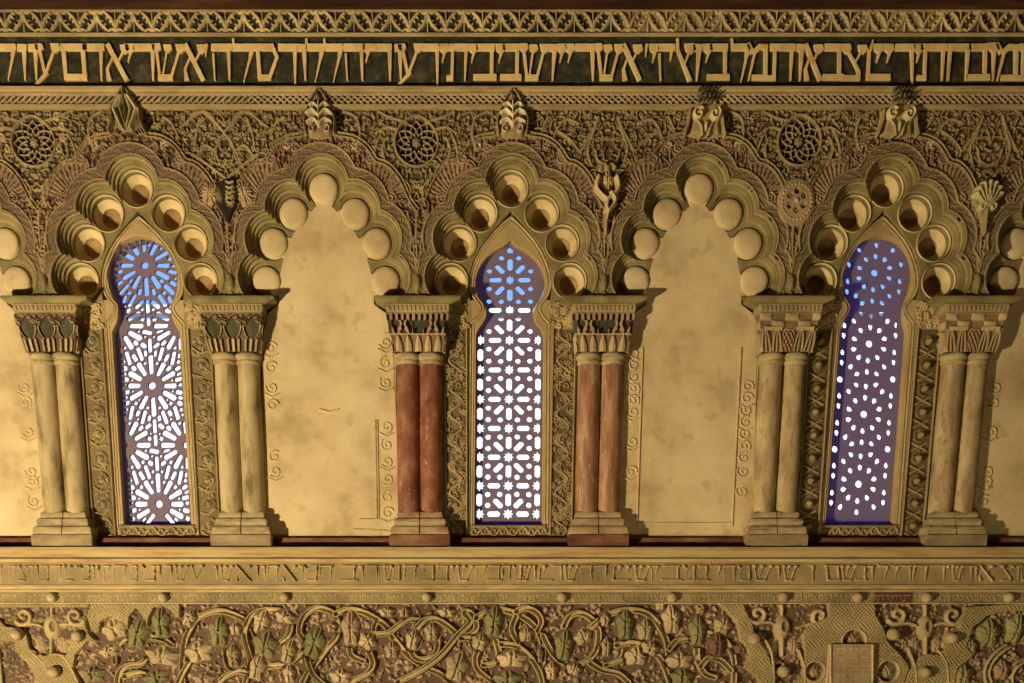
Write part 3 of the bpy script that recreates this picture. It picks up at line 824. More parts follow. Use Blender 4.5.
def strip_relief(style, seed):
    """one carved jamb strip, local u from 0 to .118, from the neck of the window to its foot"""
    z0, z1 = zw(536), zw(326); W_ = 0.136
    g = (0.20,0.145,0.07) if style == 'scroll' else (0.13,0.09,0.045); S_ = Relief(0, W_, z0, z1, 0.0028, g); rr = random.Random(seed)
    n = 9; hgt = (z1-z0)/n
    if style == 'scroll':
        for i in range(n):
            c = z0+(i+.5)*hgt; sg = 1 if i % 2 else -1
            S_.stroke(spiral(W_/2, c, .042, 1.5, -PI/2*sg, sg, 24), .0065, .005, .013, (0.343,0.264,0.145), prof='double')
            S_.stroke([(W_/2-.042*sg, c-.05), (W_/2, c-.06), (W_/2+.045*sg, c-.03)], .006, .006, .012, (0.330,0.251,0.132))
            S_.blob(W_/2, c, .013, .016, rr.uniform(0,3), .018, (0.356,0.277,0.152), lobes=5, vein=.4)
            for q in range(4): S_.blob(W_/2+rr.uniform(-.045,.045), c+rr.uniform(-.06,.06), .007, .016, rr.uniform(0,3), .011, (0.317,0.244,0.125))
    elif style == 'fine':
        for i in range(170):
            u, z = rr.uniform(.015, W_-.015), rr.uniform(z0+.01, z1-.01)
            S_.stroke(spiral(u, z, rr.uniform(.010,.020), 1.1, rr.uniform(0,6), rr.choice((1,-1)), 9), .0042, .003, .010, (0.304,0.224,0.119))
        P = [(W_/2+.035*math.sin(i*.55), z0+(z1-z0)*i/90) for i in range(91)]
        S_.stroke(P, .006, .006, .012, (0.317,0.238,0.125))
    else:
        for i in range(n):
            c = z0+(i+.5)*hgt; sg = 1 if i % 2 else -1
            S_.stroke(spiral(W_/2, c, .040, 1.2, PI/2*sg, sg, 24), .006, .005, .013, (0.290,0.224,0.099), prof='double')
            S_.stroke([(W_/2-.04, c-hgt/2-.02), (W_/2+.04, c-hgt/2+.02)], .006, .006, .012, (0.290,0.224,0.099)); S_.stroke([(W_/2+.04, c-hgt/2-.02), (W_/2-.04, c-hgt/2+.02)], .006, .006, .012, (0.290,0.224,0.099))
            S_.blob(W_/2, c, .019, .019, 0, .042, (0.277,0.218,0.099), prof=.45)
    for x in (.007, W_-.007): S_.stroke([(x, z0), (x, z1)], .0055, .0055, .015, (0.330,0.251,0.132))
    S_.grain(.002, seed, 2)
    return S_
def sill_relief(style, seed):
    z0, z1 = zw(537), zw(524); S_ = Relief(-.215, .215, z0, z1, 0.0028, (0.218,0.158,0.079)); rr = random.Random(seed)
    for i in range(8):
        c = (-.19+.38*i/7, (z0+z1)/2); s = 1 if i % 2 else -1
        S_.stroke(spiral(c[0], c[1], .026, 1.2, 0, s, 14), .0055, .004, .012, (0.330,0.251,0.132))
        S_.blob(c[0]+.025, c[1], .008, .022, s*.7, .012, (0.343,0.264,0.145))
    S_.stroke([(-.21, z1-.006), (.21, z1-.006)], .006, .006, .014, (0.317,0.238,0.125)); S_.grain(.002, seed, 2)
    return S_.mesh(0)
JY = 0.078
WINLAB = {-2:('tall window surround with scrolling vine jambs, leftmost of the three','scroll'),
          0:('tall window surround with finely carved jambs between the two red column pairs','fine'),
          2:('tall window surround with knobbed jambs, rightmost of the three','knob')}
SCRLAB = {-2:'pierced lattice screen of twelve-spoked wheels in the leftmost window', 0:'pierced lattice screen of eight-pointed stars in the middle window',
          2:'pierced lattice screen of small petal holes in the rightmost window'}
zb = zw(537)
for n, k in enumerate((-2,0,2)):
    lab, style = WINLAB[k]
    t = thing('window_surround', (k, PANEL_Y, zb), lab, 'window surround', 'pierced windows of the arcade')
    def add(name, me, mat, x=0, y=0): o = link(name, me, mat, t); o.location = (x, y-PANEL_Y, -zb); return o
    add('pointed_panel', panel_mes[k], M['panel']); add('rim_moulding', rim1, M['cream']); add('rim_moulding', rim2, M['panel'])
    # body of the surround that carries the carved strips
    add('backing', backing_me, M['panel'])
    sr = strip_relief(style, n+4)
    add('jamb_strip', sr.mesh(0), M['carved'], -.366, JY); add('jamb_strip', sr.mesh(0), M['carved'], .230, JY)
    add('sill_strip', sill_relief(style, n), M['carved'], 0, JY)
    # shoulders beside the neck of the panel
    for s in (-1,1):
        SR = Relief(-.075, .075, zw(325), zw(297), .003, (0.32,0.23,0.11)); q = random.Random(n*2+s)
        for i in range(34): SR.stroke(spiral(q.uniform(-.06,.06), q.uniform(zw(323), zw(299)), .016, 1.1, q.uniform(0,6), 1, 8), .005, .0035, .011, (0.48,0.36,0.19))
        add('shoulder_carving', SR.mesh(0, (sd_poly(SR.U+s*.290, SR.W, pol) < -.004)), M['carved'], s*.290, JY)
    g = plate([[(p[0]-k, p[1]) for p in opening_loop(k, 0.003)]]+[[at(512+x, y, GRILLE_Y) for x, y in h] for h in holes[k]], GRILLE_Y, GRILLE_Y+.024, .0012, 1)
    sc = link('lattice_screen', g, M['lattice'], loc=(k, 0, 0)); tag(sc, SCRLAB[k], 'lattice screen', 'lattice screens of the windows')
    struct('window_%d' % (n+1), box_mesh(k-.26, k+.26, .300, .306, zw(540, .2), zw(225, .2)), M['glass'])

# ------------------------------------------------------------------ paired columns
ZABT, ZABB = zw(296), zw(304)
def loft_capital(style):
    """block capital: rounded-rectangle rings with carved displacement and pigment"""
    z1, z0 = zw(305.5), zw(352); NZ, NP = 60, 260
    ya = 0.062
    V = []; Cc = []
    def section(a, b, i):
        # start at back-left, round the front, to back-right; perimeter parameter
        s = i/(NP-1); tot = 2*b+2*a; d = s*tot
        if d < b: return (-a, b/2-d+b/2-b/2, s)  # placeholder (replaced below)
        return None
    for j in range(NZ+1):
        t = j/NZ; z = z1+(z0-z1)*t
        if t < 0.19: a, b = .170-.006*(t/.19), .098-.006*(t/.19)
        else:
            q = (t-.19)/.81
            if style == 'red': a = .166-.014*q if q < .52 else .150-.012*(q-.52)/.48; b = a-.072
            else: a = .164-.030*q**1.5; b = .092-.024*q**1.5
        for i in range(NP):
            s = i/(NP-1)*2-1                       # -1..1 across, sides take the outer 22 %
            ax = abs(s); sg = 1 if s > 0 else -1
            if ax < 0.78: x = s/0.78*a; y = ya-b; nx, ny = 0, -1
            else: x = sg*a; y = ya-b+(ax-.78)/.22*(2*b); nx, ny = sg, 0
            # coordinate for the pattern
            pu = x/a if ax < .78 else sg*(1+(ax-.78)/.22*0.9)
            h = 0.0; c = (0.36,0.27,0.15)
            if t < 0.19:
                h = .006*(math.sin(pu*46) > .1)*(0.04 < t < .15); c = (0.32,0.245,0.13)
            elif .19 <= t < .215: h = .004; c = (0.38,0.27,0.18)
            elif style == 'leaf':
                q = (t-.215)/.785; ph = ((pu*1.5+10.5) % 1)-.5      # three almonds across the front
                if q < .30:
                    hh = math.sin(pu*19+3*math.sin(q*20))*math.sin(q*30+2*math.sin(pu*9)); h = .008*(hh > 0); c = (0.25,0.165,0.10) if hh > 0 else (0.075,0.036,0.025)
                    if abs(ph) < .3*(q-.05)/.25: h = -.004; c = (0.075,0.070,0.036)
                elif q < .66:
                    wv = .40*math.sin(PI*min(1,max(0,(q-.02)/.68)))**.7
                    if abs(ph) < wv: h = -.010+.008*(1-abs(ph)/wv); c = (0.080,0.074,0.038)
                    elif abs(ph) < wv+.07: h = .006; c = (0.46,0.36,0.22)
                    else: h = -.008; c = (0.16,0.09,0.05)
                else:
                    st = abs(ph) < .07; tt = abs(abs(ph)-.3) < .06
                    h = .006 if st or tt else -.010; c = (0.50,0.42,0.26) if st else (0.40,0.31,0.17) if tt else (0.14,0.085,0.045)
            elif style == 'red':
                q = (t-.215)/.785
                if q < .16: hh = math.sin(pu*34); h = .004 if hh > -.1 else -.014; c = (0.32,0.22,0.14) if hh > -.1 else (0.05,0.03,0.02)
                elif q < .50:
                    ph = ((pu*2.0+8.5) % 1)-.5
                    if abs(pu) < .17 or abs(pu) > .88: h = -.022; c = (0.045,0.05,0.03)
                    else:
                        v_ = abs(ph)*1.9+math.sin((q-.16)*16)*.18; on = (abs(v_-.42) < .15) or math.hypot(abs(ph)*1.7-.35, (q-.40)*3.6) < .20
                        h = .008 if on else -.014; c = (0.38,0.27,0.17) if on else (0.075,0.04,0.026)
                elif q < .55: h = .004; c = (0.46,0.33,0.22)
                else:
                    ph = ((pu*2.7+10.5) % 1)-.5; qq = (q-.55)/.45; wv = .42*math.sqrt(max(0,min(1,qq*1.6)))
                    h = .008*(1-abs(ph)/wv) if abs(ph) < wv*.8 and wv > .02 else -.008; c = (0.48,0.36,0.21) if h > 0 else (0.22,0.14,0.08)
            else:
                q = (t-.215)/.785
                if q < .44:
                    hh = math.sin(pu*7+1)*math.sin(q*14+1); h = .012*max(0, hh)**.5-.006 if hh > 0 else -.008; c = (0.46,0.35,0.19) if hh > 0 else (0.24,0.16,0.08)
                    if .34 < q < .43 and abs(abs(pu)-.55) < .3: h = .010; c = (0.52,0.40,0.23)
                else:
                    ph = ((pu*2.4+10.5) % 1)-.5; qq = (q-.44)/.56; ed = abs(abs(ph)-.33*math.sqrt(min(1,qq*1.2))-.05)
                    h = .007 if ed < .07 or abs(ph) < .05 else -.008; c = (0.46,0.35,0.19) if h > 0 else (0.26,0.17,0.09)
                    if style == 'diamond' and abs(pu) < .2: dd = abs(math.sin(pu*22+qq*9))*abs(math.sin(pu*22-qq*9)); h = .008 if dd < .25 else -.006; c = (0.46,0.33,0.2) if dd < .25 else (0.30,0.11,0.07)
            V.append((x+nx*h, y+ny*h, z)); Cc.append(c)
    F = []
    for j in range(NZ):
        for i in range(NP-1):
            a_ = j*NP+i; F.append((a_, a_+NP, a_+NP+1, a_+1))
    me = bpy.data.meshes.new('cap'); me.from_pydata(V, [], F); me.update()
    ca = me.color_attributes.new('Col', 'FLOAT_COLOR', 'POINT')
    ca.data.foreach_set('color', [v for c in Cc for v in (c[0], c[1], c[2], 1.0)])
    return smooth(me, 60)
caps_me = {s: loft_capital(s) for s in ('leaf','red','plain','diamond')}
def abacus_mesh():
    z1, z0 = ZABT, ZABB; zm = z1+(z0-z1)*.45
    bm = bmesh.new()
    secs = [(.200,.060,z1-.001),(.232,.090,z1-.008),(.232,.092,zm-.004),(.205,.084,z0+.006),(.174,.078,z0-.010)]
    rings = []
    for a, b, z in secs:
        rings.append([bm.verts.new(p) for p in ((-a, .12, z), (-a, .062-b-.012, z), (a, .062-b-.012, z), (a, .12, z))])
    for r0, r1 in zip(rings, rings[1:]):
        for i in range(4): bm.faces.new((r0[i], r1[i], r1[(i+1) % 4], r0[(i+1) % 4]))
    bm.faces.new(rings[0]); bm.faces.new(list(reversed(rings[-1])))
    bmesh.ops.recalc_face_normals(bm, faces=bm.faces[:])
    bmesh.ops.bevel(bm, geom=bm.edges[:], offset=.003, segments=2, affect='EDGES')
    me = bpy.data.meshes.new('m'); bm.to_mesh(me); bm.free(); return me
aba = abacus_mesh()
zs1, zs0 = zw(362), zw(513)
YC = 0.062; RS = 0.062
neck = [(.050,zw(351)),(.066,zw(352)),(.0735,zw(353.5)),(.0745,zw(356)),(.069,zw(358)),(.065,zw(359.2)),(.069,zw(361)),(.064,zw(363)),(.058,zw(364))]
def shaft_prof():
    P = []
    for i in range(13):
        t = i/12; P.append((RS-.001+.003*math.sin(PI*t*.8), zs1+(zs0-zs1)*t))
    return P
neck_me = [lathe(neck, 40, s*.063, YC) for s in (-1,1)]
shaft_me = [lathe(shaft_prof(), 44, s*.063, YC) for s in (-1,1)]
def base_mesh(s):
    Z = [zw(y) for y in (511.5,513,516,517.5,519,522.5,524,526,527.5,533,535)]
    A = [.056,.062,.066,.060,.078,.084,.078,.082,.096,.102,.098]
    bm = bmesh.new(); rings = []
    for a, z in zip(A, Z):
        x0, x1 = ((-a-.063+.0, -.002) if s < 0 else (.002, .063+a))
        x0 = max(x0, -.063-a); yb_ = YC-a*1.0
        rings.append([bm.verts.new(p) for p in ((x0, .16, z), (x0, yb_, z), (x1, yb_, z), (x1, .16, z))])
    for r0, r1 in zip(rings, rings[1:]):
        for i in range(4): bm.faces.new((r0[i], r1[i], r1[(i+1) % 4], r0[(i+1) % 4]))
    bm.faces.new(rings[0]); bm.faces.new(list(reversed(rings[-1]))); bmesh.ops.recalc_face_normals(bm, faces=bm.faces[:])
    bmesh.ops.bevel(bm, geom=bm.edges[:], offset=.0022, segments=2, affect='EDGES')
    me = bpy.data.meshes.new('m'); bm.to_mesh(me); bm.free(); return me
base_me = [base_mesh(-1), base_mesh(1)]
pl_me = box_mesh(-.170, .170, YC-.112, .2, zw(546), zw(535), .003)
pier_me = box_mesh(-.150, .150, .10, .219, zw(540), ZABB, .002)
COLS = [(-2.5,'leaf','shaft','base','plinth','paired cream columns with dark stains and dark-leaf capital at the far left'),
        (-1.5,'leaf','shaft','base','plinth','paired cream columns with dark-leaf capital right of the wheel-tracery window'),
        (-0.5,'red','red','basered','redbase','paired deep red marble columns left of the middle window'),
        (0.5,'red','pink','basered','redbase','paired faded pink-red columns right of the middle window'),
        (1.5,'diamond','shaft_spot','base','plinth','paired cream columns with red lozenge on the capital, left of the rightmost window'),
        (2.5,'diamond','shaft_spot','base','plinth','paired speckled cream columns right of the rightmost window')]
for u, cs, sh, bs, pl, lab in COLS:
    t = thing('paired_columns', (u, YC, zw(546)), lab, 'columns', 'paired columns of the arcade')
    def add(name, me, mat): o = link(name, me, mat, t); o.location = (0, -YC, -zw(546)); return o
    add('abacus', aba, M['mould'])
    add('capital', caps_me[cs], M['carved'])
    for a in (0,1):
        add('neck_ring', neck_me[a], M['base']); add('shaft', shaft_me[a], M[sh]); add('base', base_me[a], M[bs])
    add('plinth', pl_me, M[pl]); add('pier', pier_me, M['panel'])

# ------------------------------------------------------------------ finials and gap ornaments
def ornament(draw, Y, hw, py0, py1, step=.0028, Hmin=0.001):
    z0, z1 = zw(py1, Y), zw(py0, Y)
    S_ = Relief(-hw, hw, z0, z1, step, (0.45,0.34,0.18)); S_.H[:] = -1.0
    draw(S_); n = S_.H > -0.9; S_.H = np.where(n, S_.H, 0.0)
    mk = n.copy(); mk[:-1,:-1] = n[:-1,:-1]|n[1:,:-1]|n[:-1,1:]|n[1:,1:]
    return S_.mesh(Y, mk)
def P1(Y): return lambda x, y: at(512+x, y, Y)
def finial_flutes(S_):
    p = P1(-.02)
    S_.poly([p(*q) for q in ((0,90),(6,98),(13,107),(15,116),(13,124),(7,129),(0,131),(-7,129),(-13,124),(-15,116),(-13,107),(-6,98))], .035, (0.17,0.155,0.075), edge=.02)
    for x0, x1, c in ((-11,-5,(0.60,0.50,0.30)),(-4,0,(0.22,0.18,0.09)),(6,2,(0.46,0.38,0.22)),(12,5,(0.58,0.48,0.30))):
        S_.stroke([p(x0*.35,99), p(x0,112), p(x1*.8,130)], .014, .006, .062, c)
    S_.stroke([p(0,91), p(0,108), p(1,130)], .010, .005, .068, (0.20,0.19,0.09))
    for s in (-1,1): S_.stroke([p(s*2,92), p(s*8,101), p(s*14,112), p(s*14,122), p(s*18,133)], .006, .006, .055, OCHRE)
def finial_leaf(S_):
    p = P1(-.02)
    S_.poly([p(*q) for q in ((0,89),(6,97),(11,108),(14,118),(14,128),(10,137),(0,139),(-10,137),(-14,128),(-14,118),(-11,108),(-6,97))], .032, (0.30,0.22,0.12), edge=.018)
    for s in (-1,1):
        S_.stroke(catmull([p(s*1,92), p(s*6,99), p(s*11,110), p(s*15,122), p(s*14,134)], 4), .006, .006, .050, OCHRE)
        S_.stroke(catmull([p(0,112), p(s*5,106), p(s*9,108)], 4), .010, .006, .060, (0.64,0.55,0.36))
        S_.stroke(catmull([p(0,120), p(s*6,113), p(s*12,116)], 4), .012, .008, .064, (0.66,0.58,0.38))
        S_.stroke(catmull([p(0,128), p(s*5,122), p(s*12,125)], 4), .012, .008, .064, (0.62,0.53,0.34))
        S_.stroke(spiral(*p(s*7,132), .020, 1.1, PI/2, -s, 14), .007, .005, .058, (0.50,0.36,0.24))
    S_.blob(*p(0,99), .016, .034, 0, .060, (0.22,0.17,0.10), vein=.4, lobes=5)
    S_.stroke([p(0,105), p(0,128)], .007, .006, .066, (0.62,0.54,0.35))
def finial_scroll(S_):
    p = P1(-.02)
    S_.poly([p(*q) for q in ((0,88),(6,94),(12,104),(14,114),(15,124),(16,136),(0,139),(-16,136),(-15,124),(-14,114),(-12,104),(-6,94))], .030, (0.34,0.26,0.13), edge=.018)
    S_.blob(*p(0,99), .044, .058, 0, .062, (0.15,0.125,0.065), lobes=7, vein=.35)
    for a in range(-2, 3):
        for b in range(3): S_.blob(*p(a*4.2+(b % 2)*2, 93+b*5.5), .007, .009, 0, .074, (0.07,0.055,0.03))
    for s in (-1,1):
        S_.stroke(spiral(*p(s*8,117), .030, 1.3, PI/2*0.6, -s, 20), .012, .008, .066, (0.55,0.44,0.25))
        S_.stroke(catmull([p(s*16,112), p(s*17,124), p(s*20,136)], 4), .007, .006, .045, OCHRE)
        S_.stroke(catmull([p(s*3,138), p(s*5,128), p(s*10,122)], 4), .007, .005, .048, (0.42,0.33,0.18))
    S_.blob(*p(0,128), .010, .034, 0, .056, (0.55,0.44,0.26))
FIN = [(-2, finial_flutes, 'fluted pointed finial with pale ribs above the wheel-tracery window'),
       (-1, finial_leaf, 'pointed leaf finial with white leaflets, second from the left'),
       (0, finial_leaf, 'pointed leaf finial with white leaflets above the middle window'),
       (1, finial_scroll, 'dark-topped finial with two scrolls, right of the middle window'),
       (2, finial_scroll, 'dark-topped finial with two scrolls above the rightmost window')]
for k, fn, lab in FIN:
    hw_ = .12
    tag(link('finial', ornament(fn, -.012, hw_, 87, 139), M['carved'], loc=(k, 0, 0)), lab, 'finial', 'finials on the arch points')
def orn_painted_hole(S_):
    p = P1(0)
    S_.poly([p(*q) for q in ((0,178),(10,184),(15,194),(12,204),(5,216),(0,228),(-5,216),(-12,204),(-15,194),(-10,184))], .018, (0.022,0.015,0.011), edge=.012)  # raised field in near-black: the shade of a hollow put into colour
    for s in (-1,1): S_.blob(*p(s*17,194), .045, .060, s*.3, .026, (0.40,0.29,0.17), lobes=7, vein=.6)
    S_.blob(*p(4,197), .032, .070, -.1, .040, (0.34,0.27,0.15), lobes=9, vein=.6)
    for q in range(5): S_.stroke([p(4, 186+q*5), p(8, 184+q*5)], .005, .003, .046, (0.40,0.32,0.18)); S_.stroke([p(4, 186+q*5), p(0, 184+q*5)], .005, .003, .046, (0.40,0.32,0.18))
    S_.blob(*p(-8,197), .024, .050, .2, .030, (0.27,0.20,0.12), lobes=9, vein=.6)
def orn_ribbon(S_):
    p = P1(0)
    c = (0.58,0.46,0.27)
    S_.blob(*p(0,182), .030, .060, 0, .036, (0.44,0.33,0.17), vein=.3, lobes=4)
    for s in (-1,1):
        S_.stroke(catmull([p(s*7,170), p(s*3,167), p(0,172)], 4), .010, .008, .045, OCHRE)
        S_.stroke(catmull([p(s*9,180), p(s*11,190), p(s*5,198), p(0,203), p(s*1,214)], 4), .014, .010, .055, c)
    S_.stroke(catmull([p(4,196), p(8,204), p(2,214), p(0,222)], 4), .016, .005, .060, c)
    S_.stroke([p(0,212), p(0,236)], .016, .005, .034, OCHRE)
def orn_six(S_):
    p = P1(0)
    S_.blob(*p(0,203), .098, .115, 0, .018, (0.36,0.25,0.15), prof=.2)
    for i in range(26):
        a = i*2*PI/26; S_.blob(p(0,203)[0]+.078*math.cos(a), p(0,203)[1]+.085*math.sin(a), .008, .010, 0, .022, (0.48,0.37,0.22))
    for i in range(6):
        a = PI/2+i*PI/3; q = p(0,202); S_.blob(q[0]+.042*math.cos(a), q[1]+.046*math.sin(a), .0175, .0185, 0, .030, (0.50,0.38,0.22))
        S_.blob(q[0]+.042*math.cos(a), q[1]+.046*math.sin(a), .0135, .0145, 0, -.010, (0.04,0.025,0.018), mode='set')
    S_.blob(*p(0,202), .018, .020, 0, .028, (0.50,0.38,0.22))
def orn_shell(S_):
    p = P1(0)
    S_.poly([p(*q) for q in ((0,180),(9,184),(15,192),(13,203),(6,210),(3,222),(0,232),(-4,222),(-8,214),(-14,203),(-14,192),(-8,184))], .022, (0.30,0.24,0.12), edge=.01)
    for a in (-1.5,-1.0,-.5,0,.5,1.0,1.5):
        e = (12*math.sin(a), 198-13*math.cos(a)); S_.stroke([p(e[0]*.15, 209), p(e[0]*.8, e[1]+3), p(e[0], e[1])], .006, .015, .052, (0.46,0.39,0.19))
        S_.blob(*p(e[0]*1.0, e[1]), .017, .017, 0, .056, (0.48,0.41,0.21))
    S_.blob(*p(0,200), .030, .055, 0, .058, (0.50,0.43,0.23), vein=.4, lobes=3)
    for s in (-1,1): S_.stroke(spiral(*p(s*5,210), .018, 1.1, PI/2, -s, 12), .008, .005, .050, (0.52,0.44,0.23))
    S_.stroke([p(0,208), p(0,236)], .017, .005, .040, OCHRE)
ORN = [(-1.5, orn_painted_hole, 'carved_rosette', 'deeply undercut leaf ornament over a hollow painted dark beside the wheel-tracery arch', 'ornament'),
       (0.5, orn_ribbon, 'ribbon_ornament', 'knotted ribbon ornament in the valley right of the middle arch', 'ornament'),
       (1.5, orn_six, 'pierced_disc', 'disc pierced by six small dark holes below the dense lattice rosette', 'ornament'),
       (2.5, orn_shell, 'shell_ornament', 'shell-shaped palmette in the valley right of the rightmost window arch', 'ornament')]
for g, fn, nm, lab, cat in ORN:
    tag(link(nm, ornament(fn, -.008, .13, 164, 238), M['carved'], loc=(g, 0, 0)), lab, cat)

# ------------------------------------------------------------------ upper bands
XW = 3.5
def bandbox(name, py0, py1, yf, yb, mat, bev=.003, Yp=None):
    Y = yf if Yp is None else Yp
    return link(name, box_mesh(-XW, XW, yf, yb, zw(py1, Y), zw(py0, Y), bev), mat)
tag(link('wooden_beam', box_mesh(-XW, XW, -.078, .215, zw(9.9, -.071)+.001, ZC-.001, .004), M['wood']), 'dark reddish wooden beam along the very top of the wall', 'beam')
# foliate frieze
FY = -.055
def foliate():
    z0, z1 = zw(33, FY), zw(10.5, FY); S_ = Relief(-XW, XW, z0, z1, .0030, (0.035,0.032,0.02))
    per = 36.7/hs(22, FY); hgt = z1-z0; zc = (z0+z1)/2
    lr = random.Random(4)
    nn = int(XW/per)+1
    for i in range(-nn, nn+1):
        c = i*per+.03
        worn = .45 < c < 1.05 or 1.45 < c
        for half in (0,1):
            b = c+half*per/2; up = 1 if half == 0 else -1; fq = lr.uniform(.8,1.05); lc = tuple(x*fq for x in (0.50,0.39,0.21))
            S_.stroke([(b, z0+.002), (b, z1-.002)], .0032, .0032, .013, lc)
            for s in (-1,1):
                f = lambda x, y: (b+s*x*per/4, zc+up*y*hgt/2)
                S_.stroke(catmull([f(0,-.9), f(.4,-.72), f(.85,-.9)], 4), .009, .004, .014, lc)
                S_.stroke(catmull([f(.08,-.45), f(.28,-.02), f(.50,.30), f(.98,.72)], 4), .0105, .0080, .016, lc)
                S_.stroke(catmull([f(.35,.1), f(.62,-.05)], 4), .0065, .004, .015, lc)
                S_.stroke(catmull([f(.70,.50), f(.95,.25)], 4), .0060, .004, .015, lc)
            S_.blob(b, zc-up*hgt*.30, .011, .018, 0, .016, lc)
    U = S_.U; wear = ((U > .55) & (U < 1.08)) | ((U > 1.75) & (U < 2.15)) | (U > 2.62)
    dk = S_.H < .004
    S_.C[wear & dk] = (0.27,0.20,0.105)
    mid = (U > 1.08) & ~wear & dk; S_.C[mid] = (0.085,0.06,0.035)
    S_.grain(.003, 1, 2)
    return S_.mesh(FY)
t = thing('foliate_frieze', (0, FY, zw(33, FY)), 'narrow frieze of pale paired leaves on a dark ground under the wooden beam', 'frieze')
def addt(t, name, me, mat): o = link(name, me, mat, t); o.location = -t.location; return o
addt(t, 'leaf_relief', foliate(), M['carved'])
addt(t, 'upper_fillet', box_mesh(-XW, XW, FY-.016, FY+.01, zw(12.2, FY), zw(10.2, FY), .002), M['cream'])
addt(t, 'lower_fillet', box_mesh(-XW, XW, FY-.014, FY+.01, zw(36, FY), zw(33.6, FY), .003), M['cream'])
addt(t, 'back_slab', box_mesh(-XW, XW, FY+.002, .215, zw(35, FY), zw(10.2, FY)-.001), M['frieze'])

# letters: quads in a unit box (y down, 0 = head line, 1 = base line); widths in units of the height
def G_(*s): return s
B = ('q',0,.09,1,.09,.19,.19)
GL = {
 'resh': [B, ('q',.90,.0,.93,1.0,.17,.06)],
 'dalet': [B, ('q',.84,.0,.88,1.0,.15,.06)],
 'kaf_final': [B, ('q',.84,.0,.86,1.15,.15,.05)],
 'vav': [('q',.0,.10,.95,.10,.20,.18), ('q',.66,.05,.80,1.0,.18,.05)],
 'vavl': [('q',.0,.10,.95,.10,.20,.18), ('q',.66,.05,.40,1.0,.18,.05)],
 'zayin': [('d',.45,.10,0.171), ('q',.55,.05,.40,1.0,.15,.05)],
 'yod': [('d',.45,.12,0.159), ('q',.72,.10,.25,.50,.15,.04)],
 'ayin': [('d',.12,.10,0.134), ('q',.12,.05,.42,.86,.12,.10), ('d',.88,.10,0.146), ('q',.88,.10,.40,.88,.10,.11), ('q',.52,.78,.0,1.12,.13,.11)],
 'mem_final': [B, ('q',.10,.0,.22,.98,.16,.13), ('q',.82,.0,.93,1.0,.16,.14), ('q',.18,.91,1.0,.91,.17,.17)],
 'samekh': [('q',0,.09,.78,.09,.19,.19), ('q',.14,.05,.24,.98,.13,.14), ('q',.72,.02,.97,.38,.14,.12), ('q',.97,.34,.62,.98,.12,.13), ('q',.16,.92,.70,.92,.15,.15)],
 'alef': [('q',.12,.0,.90,1.0,.17,.16), ('d',.82,.13,0.146), ('q',.82,.14,.58,.46,.10,.06), ('q',.34,.36,.12,.70,.06,.09), ('q',.12,.66,.20,1.0,.09,.17)],
 'shin': [('d',.10,.10,0.146), ('d',.48,.12,0.134), ('d',.90,.12,0.146), ('q',.10,.1,.24,.98,.11,.09), ('q',.47,.12,.32,.9,.08,.05), ('q',.90,.1,.58,.98,.09,.10), ('q',.16,.92,.66,.92,.16,.16)],
 'he': [B, ('q',.82,.05,.88,1.0,.15,.06), ('q',.10,.26,.18,1.0,.08,.05)],
 'heh': [B, ('q',.84,.05,.72,.45,.14,.04), ('q',.10,.26,.16,1.0,.08,.05)],
 'het': [B, ('q',.88,.05,.78,1.0,.14,.06), ('q',.10,.0,-.02,1.0,.13,.07)],
 'hetr': [B, ('q',.88,.05,.82,1.0,.14,.07), ('q',.12,.05,.12,1.0,.12,.07)],
 'lamed': [('q',.06,-.34,.12,.10,.07,.09), ('d',.04,-.34,0.073), ('q',.06,.09,1,.09,.19,.19), ('q',.93,.06,.84,.35,.14,.10), ('q',.85,.33,.55,1.05,.10,.03)],
 'lamed0': [B, ('q',.93,.06,.86,.35,.14,.10), ('q',.88,.33,.68,1.0,.10,.04)],
 'tav': [('q',.10,.09,1,.09,.19,.19), ('q',.88,.0,.82,1.0,.14,.05), ('q',.28,.10,.24,.96,.11,.10), ('q',.0,.93,.30,.93,.14,.15)],
 'bet': [('q',.08,.09,.92,.09,.19,.19), ('q',.80,.05,.78,.95,.13,.12), ('q',-.03,.91,1,.91,.16,.17)],
 'mem': [('q',.0,-.02,.22,.26,.12,.14), ('q',.36,.20,.04,1.0,.09,.05), ('q',.30,.22,.60,.07,.13,.16), ('q',.52,.08,.95,.08,.16,.14), ('q',.86,.04,.84,.98,.15,.13), ('q',.20,.92,.90,.92,.15,.16)],
 'tsadi': [('d',.15,.12,0.159), ('q',.16,.1,.45,.45,.11,.10), ('q',.42,.40,.72,.78,.11,.11), ('d',.88,.14,0.146), ('q',.88,.14,.50,.56,.09,.05), ('q',.70,.72,.66,.96,.10,.12), ('q',.0,.93,.76,.93,.14,.15)],
 'alef_lamed': [('d',.20,-.30,0.073), ('q',.24,-.32,.26,.20,.08,.10), ('q',.25,.15,.88,1.02,.11,.16), ('d',.90,.12,0.171), ('q',.90,.14,.60,.56,.10,.06)],
 'ell': [('q',.30,-.12,.18,.2,.04,.10), ('q',.16,.14,.10,.98,.10,.12), ('q',.06,.91,.92,.91,.17,.17)],
 'tick': [('q',.6,.0,.4,.34,.10,.03)],
 'qof': [('q',.0,.09,.95,.09,.16,.16), ('q',.86,.05,.55,.62,.13,.06), ('q',.10,.25,.10,1.1,.10,.06)],
 'pe': [('q',.05,.09,.95,.09,.17,.17), ('q',.88,.05,.86,.96,.13,.12), ('q',.0,.92,.95,.92,.14,.15), ('q',.14,.08,.18,.42,.10,.08), ('q',.16,.42,.50,.42,.09,.05)],
 'nun_final': [('q',.0,.08,.9,.08,.14,.14), ('q',.6,.05,.6,1.15,.14,.06)],
}
